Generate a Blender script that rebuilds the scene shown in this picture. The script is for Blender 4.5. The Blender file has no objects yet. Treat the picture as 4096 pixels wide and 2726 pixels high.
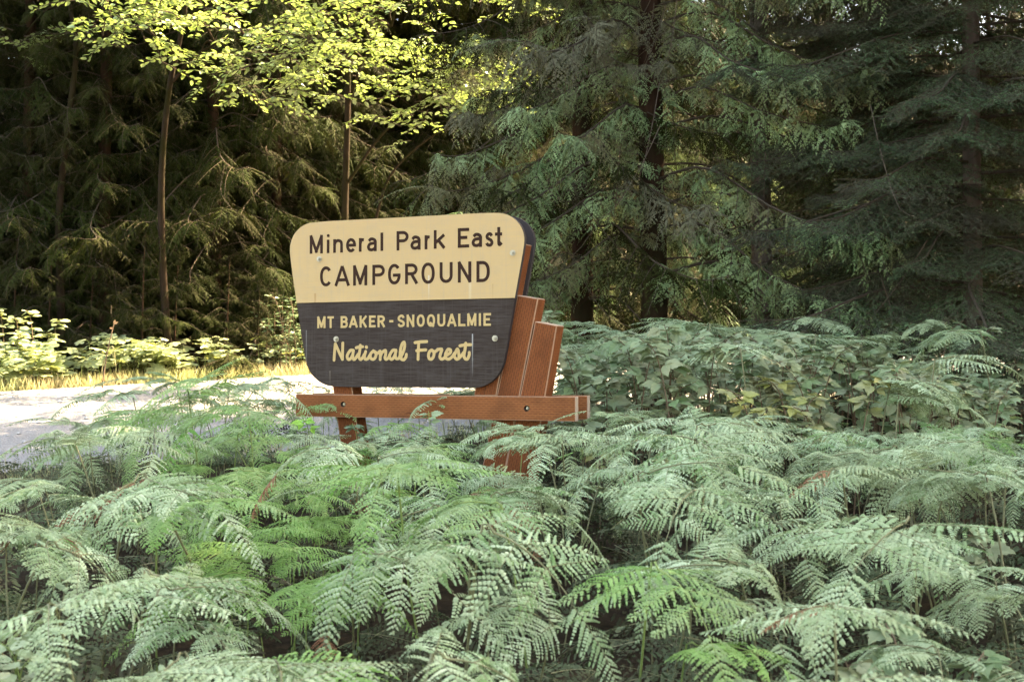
import bpy, math, random
import numpy as np
from mathutils import Matrix, Vector

# ------------------------------------------------------------------ camera, sky, sun, exposure
scene = bpy.context.scene
col = scene.collection
FPX, CX, CY = 4868.0, 2048.0, 1363.0        # focal length and centre in pixels of the 4096 px photograph
CAM = np.array([0.0, 0.0, 1.45])
PITCH = math.atan((1417.0 - CY) / FPX)

cam_data = bpy.data.cameras.new('camera')
cam_data.lens = 36.0 * FPX / 4096.0
cam_data.sensor_width = 36.0
cam_data.clip_end = 2000.0
cam_data.dof.use_dof = True
cam_data.dof.focus_distance = 7.2
cam_data.dof.aperture_fstop = 7.0
cam = bpy.data.objects.new('camera', cam_data)
cam.location = CAM
cam.rotation_euler = (math.pi / 2 + PITCH, 0, 0)
col.objects.link(cam)
scene.camera = cam

SUN_ELEV = math.radians(46)
SUN_AZ = math.atan2(0.86, 0.51)             # clockwise from +Y: down the road, from beyond the cedars
world = bpy.data.worlds.new('World')
scene.world = world
world.use_nodes = True
wn = world.node_tree.nodes
wl = world.node_tree.links
wn.clear()
w_out = wn.new('ShaderNodeOutputWorld')
w_bg = wn.new('ShaderNodeBackground')
w_sky = wn.new('ShaderNodeTexSky')
w_sky.sky_type = 'NISHITA'
w_sky.sun_disc = False
w_sky.sun_elevation = SUN_ELEV
w_sky.sun_rotation = SUN_AZ
w_sky.air_density = 1.0
w_sky.dust_density = 2.5
w_sky.ozone_density = 0.6
w_bg.inputs[1].default_value = 0.12
wl.new(w_sky.outputs[0], w_bg.inputs[0])
wl.new(w_bg.outputs[0], w_out.inputs[0])

sun_data = bpy.data.lights.new('sun', 'SUN')
sun_data.energy = 5.0
sun_data.angle = math.radians(0.5)
sun_data.color = (1.0, 0.90, 0.72)
sun = bpy.data.objects.new('sun', sun_data)
sd = Vector((math.sin(SUN_AZ) * math.cos(SUN_ELEV), math.cos(SUN_AZ) * math.cos(SUN_ELEV), math.sin(SUN_ELEV)))
sun.rotation_euler = sd.to_track_quat('Z', 'Y').to_euler()
sun.location = (20, 20, 40)
col.objects.link(sun)

vs = scene.view_settings
vs.view_transform = 'Standard'
vs.look = 'None'
vs.gamma = 1.0
vs.use_curve_mapping = False
vs.exposure = 3.95
vs.use_white_balance = True
vs.white_balance_temperature = 8300
vs.white_balance_tint = 10
scene.cycles.max_bounces = 5
scene.cycles.diffuse_bounces = 3
scene.cycles.use_adaptive_sampling = True
scene.cycles.adaptive_threshold = 0.025
scene.cycles.transparent_max_bounces = 4
scene.cycles.use_denoising = True

# ------------------------------------------------------------------ pixels and ground
def ray(px, py):
    a, b = (px - CX) / FPX, (CY - py) / FPX
    c, s = math.cos(PITCH), math.sin(PITCH)
    return np.array([a, c - b * s, s + b * c])

def at(px, py, Y):
    """photograph pixel -> point at forward distance Y"""
    d = ray(px, py)
    return CAM + d * (Y / d[1])

def proj(p):
    v = np.asarray(p, float) - CAM
    c, s = math.cos(PITCH), math.sin(PITCH)
    f = v[1] * c + v[2] * s
    u = -v[1] * s + v[2] * c
    return CX + FPX * v[0] / f, CY - FPX * u / f

def gz(x, y):
    x = np.asarray(x, float); y = np.asarray(y, float)
    z = 0.065 * np.clip(y, -12, 20) + 0.015 * np.clip(y - 20, 0, 14)
    z = z + 0.36 * np.clip(y - 34, 0, 70)
    return z

def G(x, y, dz=0.0):
    return np.array([x, y, float(gz(x, y)) + dz])

RD = np.array([0.8, 0.6]); RN = np.array([-0.6, 0.8])     # road direction and the way across it
Q_NEAR, Q_FAR = 9.2, 16.0
def sq(s, q):
    return RD * s + RN * q
def q_of(x, y):
    return RN[0] * x + RN[1] * y
def s_of(x, y):
    return RD[0] * x + RD[1] * y

# ------------------------------------------------------------------ mesh helpers
def make_mesh(name, V, Q=None, T=None, tint=None, uv=None, mats=(), fmat=None, smooth=False):
    V = np.asarray(V, np.float32).reshape(-1, 3)
    Q = np.zeros((0, 4), np.int32) if Q is None or len(Q) == 0 else np.asarray(Q, np.int32)
    T = np.zeros((0, 3), np.int32) if T is None or len(T) == 0 else np.asarray(T, np.int32)
    me = bpy.data.meshes.new(name)
    me.vertices.add(len(V))
    me.vertices.foreach_set('co', V.ravel())
    idx = np.concatenate([Q.ravel(), T.ravel()]).astype(np.int32)
    me.loops.add(len(idx))
    me.loops.foreach_set('vertex_index', idx)
    n = len(Q) + len(T)
    me.polygons.add(n)
    start = np.concatenate([np.arange(len(Q)) * 4, 4 * len(Q) + np.arange(len(T)) * 3]).astype(np.int32)
    me.polygons.foreach_set('loop_start', start)
    me.polygons.foreach_set('use_smooth', np.full(n, bool(smooth)))
    if tint is not None:
        a = me.attributes.new('tint', 'FLOAT', 'POINT')
        a.data.foreach_set('value', np.asarray(tint, np.float32))
    if uv is not None:
        l = me.uv_layers.new(name='UVMap')
        l.data.foreach_set('uv', np.asarray(uv, np.float32)[idx].ravel())
    for m in mats:
        me.materials.append(m)
    if fmat is not None:
        me.polygons.foreach_set('material_index', np.asarray(fmat, np.int32))
    me.update(calc_edges=True)
    return me

def obj(name, me, parent=None, mat=None, matrix=None):
    if mat is not None and not len(me.materials):
        me.materials.append(mat)
    o = bpy.data.objects.new(name, me)
    col.objects.link(o)
    if parent is not None:
        o.parent = parent
    if matrix is not None:
        o.matrix_local = matrix
    return o

def tag(o, label=None, cat=None, group=None, kind=None):
    if label: o['label'] = label
    if cat: o['category'] = cat
    if group: o['group'] = group
    if kind: o['kind'] = kind
    return o

def empty(name, loc, rz=0.0, scale=1.0, tilt=(0, 0)):
    o = bpy.data.objects.new(name, None)
    o.empty_display_size = 0.1
    o.location = loc
    o.rotation_euler = (tilt[0], tilt[1], rz)
    o.scale = (scale,) * 3
    col.objects.link(o)
    return o

def unit(v):
    v = np.asarray(v, float)
    return v / max(1e-9, np.linalg.norm(v))

class Geo:
    """collects vertices, quads, triangles and a tint per vertex"""
    def __init__(s):
        s.V, s.Q, s.T, s.t, s.n = [], [], [], [], 0
        s.QM, s.TM = [], []
    def add(s, V, Q=(), T=(), tint=0.5, m=0):
        V = np.asarray(V, float).reshape(-1, 3)
        if len(Q):
            q = np.asarray(Q, int) + s.n; s.Q.append(q); s.QM.append(np.full(len(q), m))
        if len(T):
            t = np.asarray(T, int) + s.n; s.T.append(t); s.TM.append(np.full(len(t), m))
        s.V.append(V)
        s.t.append(np.full(len(V), tint) if np.isscalar(tint) else np.asarray(tint))
        s.n += len(V)
    def stamp(s, tpl, base, d, nrm, L, W, tint=None, m=0):
        """place a leaf template once for each row of base / direction / normal / length / width"""
        TV, TQ, TT = tpl
        base = np.atleast_2d(base); d = np.atleast_2d(d); nrm = np.atleast_2d(nrm)
        k = len(base)
        if k == 0: return
        d = d / np.linalg.norm(d, axis=1)[:, None]
        side = np.cross(nrm, d); side /= np.maximum(1e-9, np.linalg.norm(side, axis=1))[:, None]
        up = np.cross(d, side)
        L = np.broadcast_to(L, (k,)); W = np.broadcast_to(W, (k,))
        V = (base[:, None] + d[:, None] * (TV[None, :, 0:1] * L[:, None, None])
             + side[:, None] * (TV[None, :, 1:2] * W[:, None, None])
             + up[:, None] * (TV[None, :, 2:3] * L[:, None, None]))
        nv = len(TV)
        off = (np.arange(k) * nv)[:, None, None]
        Q = (np.asarray(TQ)[None] + off).reshape(-1, 4) if len(TQ) else ()
        T = (np.asarray(TT)[None] + off).reshape(-1, 3) if len(TT) else ()
        if tint is None: tint = np.full(k, 0.5)
        s.add(V.reshape(-1, 3), Q, T, np.repeat(np.broadcast_to(tint, (k,)), nv), m)
    def tube(s, P, R, sides=5, tint=0.5, m=0, cap=False):
        P = np.asarray(P, float); k = len(P)
        R = np.broadcast_to(R, (k,))
        tan = np.gradient(P, axis=0)
        tan /= np.maximum(1e-9, np.linalg.norm(tan, axis=1))[:, None]
        ref = np.array([0.0, 0, 1.0]) if abs(tan[0][2]) < 0.9 else np.array([1.0, 0, 0])
        a = np.cross(tan, ref); a /= np.maximum(1e-9, np.linalg.norm(a, axis=1))[:, None]
        b = np.cross(tan, a)
        th = np.arange(sides) * 2 * math.pi / sides
        V = P[:, None] + R[:, None, None] * (np.cos(th)[None, :, None] * a[:, None] + np.sin(th)[None, :, None] * b[:, None])
        i = np.arange(k - 1)[:, None] * sides
        j = np.arange(sides)[None]
        Q = np.stack([i + j, i + (j + 1) % sides, i + sides + (j + 1) % sides, i + sides + j], -1).reshape(-1, 4)
        T = []
        VV = V.reshape(-1, 3)
        if cap:
            VV = np.vstack([VV, P[-1:]])
            T = [[(k - 1) * sides + q, (k - 1) * sides + (q + 1) % sides, k * sides] for q in range(sides)]
        s.add(VV, Q, T, tint, m)
    def join(s, o, M=None, tint_add=0.0, m=None):
        V, Q, T, t = o.arrays()
        if M is not None:
            V = V @ np.asarray(M)[:3, :3].T + np.asarray(M)[:3, 3]
        s.V.append(V); s.t.append(t + tint_add)
        if len(Q): s.Q.append(Q + s.n); s.QM.append(np.concatenate(o.QM) if m is None else np.full(len(Q), m))
        if len(T): s.T.append(T + s.n); s.TM.append(np.concatenate(o.TM) if m is None else np.full(len(T), m))
        s.n += len(V)
    def arrays(s):
        V = np.vstack(s.V) if s.V else np.zeros((0, 3))
        Q = np.vstack(s.Q) if s.Q else np.zeros((0, 4), int)
        T = np.vstack(s.T) if s.T else np.zeros((0, 3), int)
        return V, Q, T, np.concatenate(s.t) if s.t else np.zeros(0)
    def mesh(s, name, *mats, smooth=False):
        V, Q, T, t = s.arrays()
        fm = np.concatenate(s.QM + s.TM) if len(mats) > 1 else None
        return make_mesh(name, V, Q, T, tint=t, mats=mats, fmat=fm, smooth=smooth)

def frame(d, up):
    x = unit(d); y = np.cross(up, x)
    if np.linalg.norm(y) < 1e-6: y = np.cross([0.3, 1, 0], x)
    y = unit(y); z = np.cross(x, y)
    return x, y, z

def mat4(loc, d, up, s=1.0):
    x, y, z = frame(d, up)
    M = np.eye(4)
    M[:3, 0], M[:3, 1], M[:3, 2], M[:3, 3] = x * s, y * s, z * s, loc
    return M

def curve(pts, n):
    """smooth path through points (Catmull-Rom)"""
    P = np.asarray(pts, float)
    P = np.vstack([2 * P[0] - P[1], P, 2 * P[-1] - P[-2]])
    k = len(P) - 3
    out = []
    for t in np.linspace(0, k, n):
        i = min(int(t), k - 1); f = t - i
        a, b, c, d = P[i:i + 4]
        out.append(0.5 * (2 * b + (c - a) * f + (2 * a - 5 * b + 4 * c - d) * f * f + (3 * b - a - 3 * c + d) * f ** 3))
    return np.array(out)

# leaf templates: (along, across, up) for a leaf of length 1
PINNULE = (np.array([[-.08, -.54, -.06], [-.08, .54, -.06], [.60, -.47, -.09], [.60, .47, -.09], [1, .06, -.16], [-.08, 0, 0.03], [.60, 0, .0]]),
           [[0, 5, 6, 2], [5, 1, 3, 6]], [[2, 6, 4], [6, 3, 4]])
PINNULE_FLAT = (np.array([[0, -.4, 0], [0, .4, 0], [.6, .45, -.02], [.6, -.45, -.02], [1, 0, -.08]]), [[0, 1, 2, 3]], [[3, 2, 4]])
SCALE_LEAF = (np.array([[0, -.5, 0], [0, .5, 0], [1, 0, -.05]]), [], [[0, 1, 2]])
OVAL = (np.array([[0, 0, 0], [.22, -.40, .05], [.22, 0, -.01], [.22, .40, .05], [.6, -.46, .03], [.6, 0, -.02], [.6, .46, .03], [.86, -.22, -.03], [.86, .22, -.03], [1, 0, -.09]]),
        [[1, 4, 5, 2], [2, 5, 6, 3]], [[0, 1, 2], [0, 2, 3], [4, 7, 5], [5, 8, 6], [7, 9, 5], [5, 9, 8]])
POINTED = (np.array([[0, 0, 0], [.12, -.30, .03], [.14, 0, -.02], [.12, .30, .03], [.38, -.5, .05], [.40, 0, -.03], [.38, .5, .05],
                     [.70, -.30, .01], [.70, 0, -.03], [.70, .30, .01], [1.05, 0, -.14]]),
           [[1, 4, 5, 2], [2, 5, 6, 3], [4, 7, 8, 5], [5, 8, 9, 6]], [[0, 1, 2], [0, 2, 3], [7, 10, 8], [8, 10, 9]])
def lobed_template(lobes=5, teeth=2, depth=0.35, seed=0):
    r = np.random.default_rng(seed)
    V = [[0.28, 0, 0.02]]
    n = lobes * teeth * 2
    for i in range(n + 1):
        a = -math.pi * 0.88 + 2 * math.pi * 0.88 * i / n
        lob = 0.5 + 0.5 * math.cos(a / (math.pi * 0.88) * math.pi * lobes)
        rad = 0.62 * (1 - depth * (1 - lob)) * (1 + 0.07 * (1 if i % 2 else -1)) * (1 - 0.16 * abs(a) / math.pi)
        V.append([0.28 + rad * math.cos(a), rad * math.sin(a) * 0.95, -0.07 * rad + 0.05 * (1 - lob) + r.normal(0, .012)])
    T = [[0, i + 1, i + 2] for i in range(n)]
    return (np.array(V), [], T)
LOBED = lobed_template()
def serrated_template(k=5):
    V = [[0, 0, 0]]; T = []; ln = [[0, 0, 0]]
    L_, R_, C_ = [], [], []
    for i in range(1, k * 2):
        u = i / (k * 2)
        w = 0.55 * math.sin(math.pi * u ** 0.7) ** 0.9 * (1.07 if i % 2 else 0.86)
        L_.append([u + (0.05 if i % 2 else 0), -w, 0.04 - 0.10 * u * u]); R_.append([u + (0.05 if i % 2 else 0), w, 0.04 - 0.10 * u * u]); C_.append([u, 0, -.03 - 0.08 * u * u])
    V += L_ + C_ + R_ + [[1.08, 0, -.16]]
    m = len(L_); Q = []
    for i in range(m - 1):
        Q += [[1 + i, 2 + i, 2 + m + i, 1 + m + i], [1 + m + i, 2 + m + i, 2 + 2 * m + i, 1 + 2 * m + i]]
    T = [[0, 1, 1 + m], [0, 1 + m, 1 + 2 * m], [m, 1 + 3 * m, 2 * m], [2 * m, 1 + 3 * m, 3 * m]]
    return (np.array(V), Q, T)
SERRATED = serrated_template()

# ------------------------------------------------------------------ materials
def new_mat(name):
    m = bpy.data.materials.new(name)
    m.use_nodes = True
    nt = m.node_tree
    nt.nodes.clear()
    out = nt.nodes.new('ShaderNodeOutputMaterial')
    return m, nt, out

class N:
    """short node builder"""
    def __init__(s, nt): s.nt = nt
    def __call__(s, kind, ins=None, **attrs):
        n = s.nt.nodes.new(kind)
        for k, v in attrs.items(): setattr(n, k, v)
        for k, v in (ins or {}).items():
            sock = n.inputs[k]
            if hasattr(v, 'links') or isinstance(v, bpy.types.NodeSocket): s.nt.links.new(v, sock)
            else: sock.default_value = v
        return n
    def ramp(s, fac, stops):
        n = s.nt.nodes.new('ShaderNodeValToRGB')
        el = n.color_ramp.elements
        while len(el) < len(stops): el.new(0.5)
        for e, (p, c) in zip(el, stops): e.position = p; e.color = (*c, 1) if len(c) == 3 else c
        s.nt.links.new(fac, n.inputs[0])
        return n.outputs[0]
    def mix(s, f, a, b, mode='MIX'):
        n = s.nt.nodes.new('ShaderNodeMix'); n.data_type = 'RGBA'; n.blend_type = mode
        for sock, v in ((n.inputs[0], f), (n.inputs[6], a), (n.inputs[7], b)):
            if isinstance(v, bpy.types.NodeSocket): s.nt.links.new(v, sock)
            else: sock.default_value = (*v, 1) if isinstance(v, tuple) and len(v) == 3 else v
        return n.outputs[2]
    def math(s, op, a, b=0.0):
        n = s.nt.nodes.new('ShaderNodeMath'); n.operation = op
        for i, v in enumerate((a, b)):
            if isinstance(v, bpy.types.NodeSocket): s.nt.links.new(v, n.inputs[i])
            else: n.inputs[i].default_value = v
        return n.outputs[0]

def leaf_mat(name, ca, cb, cc=None, rough=0.5, trans=0.25, tcol=None, spec=0.4, noise=3.0):
    """ca -> cb by the leaf's own tint and the plant's random value; cc patches (dust, yellowing)"""
    m, nt, out = new_mat(name); n = N(nt)
    tint = n('ShaderNodeAttribute', attribute_name='tint').outputs['Fac']
    rnd = n('ShaderNodeObjectInfo').outputs['Random']
    geo = n('ShaderNodeNewGeometry')
    f = n.math('ADD', n.math('MULTIPLY', tint, 0.6), n.math('MULTIPLY', rnd, 0.45))
    c = n.mix(f, ca, cb)
    if cc is not None:
        nz = n('ShaderNodeTexNoise', {'Vector': geo.outputs['Position'], 'Scale': noise, 'Detail': 3.0})
        pf = n.ramp(nz.outputs[0], [(0.42, (0, 0, 0)), (0.66, (1, 1, 1))])
        c = n.mix(pf, c, cc)
    p = n('ShaderNodeBsdfPrincipled', {'Base Color': c, 'Roughness': rough, 'Specular IOR Level': spec})
    tc = n.mix(0.5, c, tcol) if tcol else c
    t = n('ShaderNodeBsdfTranslucent', {'Color': tc})
    ms = n('ShaderNodeMixShader', {0: trans, 1: p.outputs[0], 2: t.outputs[0]})
    nt.links.new(ms.outputs[0], out.inputs[0])
    return m

def bark_mat(name, ca, cb, cc, scale=6.0, moss=0.5, stretch=0.15):
    m, nt, out = new_mat(name); n = N(nt)
    geo = n('ShaderNodeNewGeometry')
    mp = n('ShaderNodeMapping', {'Vector': geo.outputs['Position'], 'Scale': (1, 1, stretch)})
    a = n('ShaderNodeTexNoise', {'Vector': mp.outputs[0], 'Scale': scale * 4, 'Detail': 5.0})
    b = n('ShaderNodeTexNoise', {'Vector': geo.outputs['Position'], 'Scale': scale * .35, 'Detail': 4.0})
    c = n.mix(a.outputs[0], ca, cb)
    c = n.mix(n.ramp(b.outputs[0], [(0.52 - 0.2 * moss, (0, 0, 0)), (0.72 - 0.2 * moss, (1, 1, 1))]), c, cc)
    bp = n('ShaderNodeBump', {'Height': a.outputs[0], 'Strength': 0.7, 'Distance': 0.02})
    p = n('ShaderNodeBsdfPrincipled', {'Base Color': c, 'Roughness': 0.95, 'Specular IOR Level': 0.04, 'Normal': bp.outputs[0]})
    nt.links.new(p.outputs[0], out.inputs[0])
    return m

def plain(name, c, rough=0.7, metal=0.0, spec=0.4):
    m, nt, out = new_mat(name); n = N(nt)
    geo = n('ShaderNodeNewGeometry')
    nz = n('ShaderNodeTexNoise', {'Vector': geo.outputs['Position'], 'Scale': 60.0, 'Detail': 3.0})
    cc = n.mix(n.math('MULTIPLY', nz.outputs[0], 0.5), c, tuple(v * 0.6 for v in c))
    p = n('ShaderNodeBsdfPrincipled', {'Base Color': cc, 'Roughness': rough, 'Metallic': metal, 'Specular IOR Level': spec})
    nt.links.new(p.outputs[0], out.inputs[0])
    return m

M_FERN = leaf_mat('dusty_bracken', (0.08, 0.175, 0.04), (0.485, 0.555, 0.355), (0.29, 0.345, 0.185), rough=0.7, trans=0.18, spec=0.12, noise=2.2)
M_FERN_LOW = leaf_mat('shade_tone_bracken', (0.03, 0.05, 0.018), (0.125, 0.155, 0.085), (0.07, 0.06, 0.035), rough=0.85, trans=0.12, spec=0.05)  # bracken copy darkened so the shade in the thicket gaps is in its colour
M_FRESH = leaf_mat('fresh_bracken', (0.13, 0.26, 0.04), (0.26, 0.41, 0.13), rough=0.55, trans=0.3, spec=0.3)
M_MID = leaf_mat('greener_bracken', (0.08, 0.20, 0.03), (0.30, 0.43, 0.16), (0.26, 0.34, 0.16), rough=0.6, trans=0.25, spec=0.15, noise=3.0)
M_DEADF = leaf_mat('dead_bracken', (0.16, 0.07, 0.04), (0.30, 0.15, 0.08), rough=0.8, trans=0.1, spec=0.1)
M_STEM = leaf_mat('fern_stem', (0.10, 0.10, 0.04), (0.19, 0.18, 0.085), rough=0.6, trans=0.0)
M_STEMG = leaf_mat('green_stem', (0.12, 0.19, 0.04), (0.2, 0.25, 0.07), rough=0.6, trans=0.0)
M_CANE = leaf_mat('cane', (0.10, 0.06, 0.03), (0.17, 0.11, 0.06), rough=0.7, trans=0.0)
M_BERRY = leaf_mat('dusty_bramble', (0.06, 0.14, 0.03), (0.35, 0.40, 0.24), (0.28, 0.28, 0.16), rough=0.6, trans=0.22, spec=0.2, noise=3.0)
M_YELLOW = leaf_mat('yellowing_bramble', (0.22, 0.25, 0.06), (0.36, 0.33, 0.11), (0.26, 0.26, 0.14), rough=0.55, trans=0.25, noise=5)
M_BROWNLEAF = leaf_mat('dry_leaf', (0.25, 0.12, 0.05), (0.38, 0.24, 0.13), rough=0.8, trans=0.15)
M_SPRIG = leaf_mat('fresh_sprig', (0.15, 0.34, 0.03), (0.25, 0.45, 0.06), rough=0.45, trans=0.3)
M_VERGE = leaf_mat('verge_leaf', (0.18, 0.24, 0.10), (0.36, 0.38, 0.20), rough=0.5, trans=0.3, tcol=(0.4, 0.4, 0.05))
M_SALAL = leaf_mat('shade_shrub', (0.06, 0.11, 0.04), (0.14, 0.19, 0.09), rough=0.45, trans=0.2)
M_GRASS = leaf_mat('grass_blade', (0.18, 0.23, 0.06), (0.38, 0.36, 0.17), (0.40, 0.32, 0.17), rough=0.6, trans=0.35, noise=1.5)
M_ALDER = leaf_mat('alder_leaf', (0.07, 0.13, 0.035), (0.25, 0.31, 0.14), rough=0.28, trans=0.30, tcol=(0.36, 0.46, 0.07), spec=0.8)
M_CEDAR = leaf_mat('cedar_spray', (0.04, 0.09, 0.028), (0.32, 0.43, 0.20), (0.13, 0.12, 0.055), rough=0.55, trans=0.12, spec=0.10, noise=1.2)  # pale end raised to paint open-sky light onto the near cedar's boughs
M_CEDAR_L = leaf_mat('cedar_spray_shade', (0.007, 0.013, 0.0025), (0.035, 0.043, 0.009), (0.020, 0.019, 0.005), rough=0.7, trans=0.15, spec=0.04, noise=1.0)  # darker twin of the spray above, forest shade put into its colour
M_CEDAR_B = leaf_mat('cedar_spray_brown', (0.08, 0.075, 0.04), (0.15, 0.145, 0.09), rough=0.65, trans=0.1, spec=0.06)
M_FIR = leaf_mat('fir_needle', (0.020, 0.050, 0.020), (0.12, 0.19, 0.085), (0.08, 0.08, 0.05), rough=0.55, trans=0.1, spec=0.10, noise=1.6)
M_TWIG = bark_mat('twig_bark', (0.03, 0.022, 0.015), (0.10, 0.075, 0.055), (0.06, 0.05, 0.035), scale=10, moss=0.2)
M_DEADTWIG = bark_mat('dead_twig_bark', (0.05, 0.035, 0.022), (0.14, 0.105, 0.08), (0.08, 0.065, 0.045), scale=9, moss=0.2)
M_BARK_C = bark_mat('cedar_bark', (0.014, 0.008, 0.005), (0.060, 0.033, 0.020), (0.022, 0.018, 0.008), scale=5, moss=0.2)
M_BARK_F = bark_mat('fir_bark', (0.07, 0.05, 0.04), (0.17, 0.125, 0.10), (0.13, 0.11, 0.085), scale=5, moss=0.3)
M_BARK_A = bark_mat('alder_bark', (0.008, 0.006, 0.004), (0.040, 0.026, 0.017), (0.016, 0.014, 0.005), scale=7, moss=0.6)

def ground_mat():
    m, nt, out = new_mat('forest_floor'); n = N(nt)
    geo = n('ShaderNodeNewGeometry')
    a = n('ShaderNodeTexNoise', {'Vector': geo.outputs['Position'], 'Scale': 9.0, 'Detail': 8.0, 'Roughness': 0.7})
    b = n('ShaderNodeTexVoronoi', {'Vector': geo.outputs['Position'], 'Scale': 22.0})
    c = n.ramp(a.outputs[0], [(0.3, (0.012, 0.010, 0.007)), (0.55, (0.035, 0.025, 0.016)), (0.75, (0.03, 0.035, 0.014))])
    c = n.mix(0.4, c, n.mix(b.outputs['Color'], (0.02, 0.015, 0.009), (0.07, 0.048, 0.028)))
    bp = n('ShaderNodeBump', {'Height': a.outputs[0], 'Strength': 0.8, 'Distance': 0.05})
    p = n('ShaderNodeBsdfPrincipled', {'Base Color': c, 'Roughness': 0.95, 'Normal': bp.outputs[0], 'Specular IOR Level': 0.03})
    nt.links.new(p.outputs[0], out.inputs[0])
    return m

def road_mat():
    m, nt, out = new_mat('gravel_road'); n = N(nt)
    geo = n('ShaderNodeNewGeometry')
    a = n('ShaderNodeTexNoise', {'Vector': geo.outputs['Position'], 'Scale': 1.6, 'Detail': 6.0})
    v = n('ShaderNodeTexVoronoi', {'Vector': geo.outputs['Position'], 'Scale': 38.0})
    w = n('ShaderNodeTexVoronoi', {'Vector': geo.outputs['Position'], 'Scale': 90.0})
    c = n.ramp(a.outputs[0], [(0.3, (0.165, 0.148, 0.132)), (0.7, (0.25, 0.228, 0.205))])
    st = n('ShaderNodeSeparateColor', {0: v.outputs['Color']})
    c = n.mix(n.math('MULTIPLY', st.outputs[0], 0.5), c, (0.125, 0.113, 0.103))
    st2 = n('ShaderNodeSeparateColor', {0: w.outputs['Color']})
    c = n.mix(n.math('MULTIPLY', st2.outputs[1], 0.35), c, (0.46, 0.44, 0.41))
    h = n.math('ADD', v.outputs['Distance'], n.math('MULTIPLY', w.outputs['Distance'], 0.5))
    bp = n('ShaderNodeBump', {'Height': h, 'Strength': 0.8, 'Distance': 0.02})
    bp.invert = True
    p = n('ShaderNodeBsdfPrincipled', {'Base Color': c, 'Roughness': 0.9, 'Normal': bp.outputs[0], 'Specular IOR Level': 0.2})
    nt.links.new(p.outputs[0], out.inputs[0])
    return m

def wood_mat(name, base, dark, red):
    """stained treated timber with rows of incising cuts; UV in metres (along, across)"""
    m, nt, out = new_mat(name); n = N(nt)
    uv = n('ShaderNodeUVMap').outputs[0]
    mp = n('ShaderNodeMapping', {'Vector': uv, 'Scale': (2.5, 26.0, 1)})
    g = n('ShaderNodeTexNoise', {'Vector': mp.outputs[0], 'Scale': 3.0, 'Detail': 6.0, 'Roughness': 0.65})
    big = n('ShaderNodeTexNoise', {'Vector': uv, 'Scale': 5.0, 'Detail': 4.0})
    c = n.mix(n.ramp(g.outputs[0], [(0.3, (0, 0, 0)), (0.7, (1, 1, 1))]), base, red)
    c = n.mix(n.ramp(big.outputs[0], [(0.48, (0, 0, 0)), (0.78, (0.75, 0.75, 0.75))]), c, dark)
    br = n('ShaderNodeTexBrick', {'Vector': uv, 'Color1': (1, 1, 1, 1), 'Color2': (1, 1, 1, 1), 'Mortar': (0, 0, 0, 1), 'Scale': 1.0, 'Mortar Size': 0.0052,
                                  'Mortar Smooth': 0.2, 'Brick Width': 0.034, 'Row Height': 0.0135}, offset=0.5)
    cm = n('ShaderNodeMapping', {'Vector': uv, 'Scale': (0.9, 34.0, 1)})
    ck = n('ShaderNodeTexNoise', {'Vector': cm.outputs[0], 'Scale': 2.2, 'Detail': 3.0})
    c = n.mix(n.ramp(ck.outputs[0], [(0.66, (0, 0, 0)), (0.72, (.8, .8, .8))]), c, tuple(v * .4 for v in dark))
    kn = n('ShaderNodeTexVoronoi', {'Vector': uv, 'Scale': 4.2})
    c = n.mix(n.ramp(kn.outputs['Distance'], [(0.05, (.85, .85, .85)), (0.10, (0, 0, 0))]), c, tuple(v * .5 for v in dark))
    sub = n.math('MULTIPLY', br.outputs['Color'], 0.6)
    c = n.mix(sub, c, dark)
    bp = n('ShaderNodeBump', {'Height': n.math('SUBTRACT', g.outputs[0], br.outputs['Color']), 'Strength': 0.5, 'Distance': 0.003})
    p = n('ShaderNodeBsdfPrincipled', {'Base Color': c, 'Roughness': 0.78, 'Normal': bp.outputs[0], 'Specular IOR Level': 0.10})
    nt.links.new(p.outputs[0], out.inputs[0])
    return m

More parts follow.
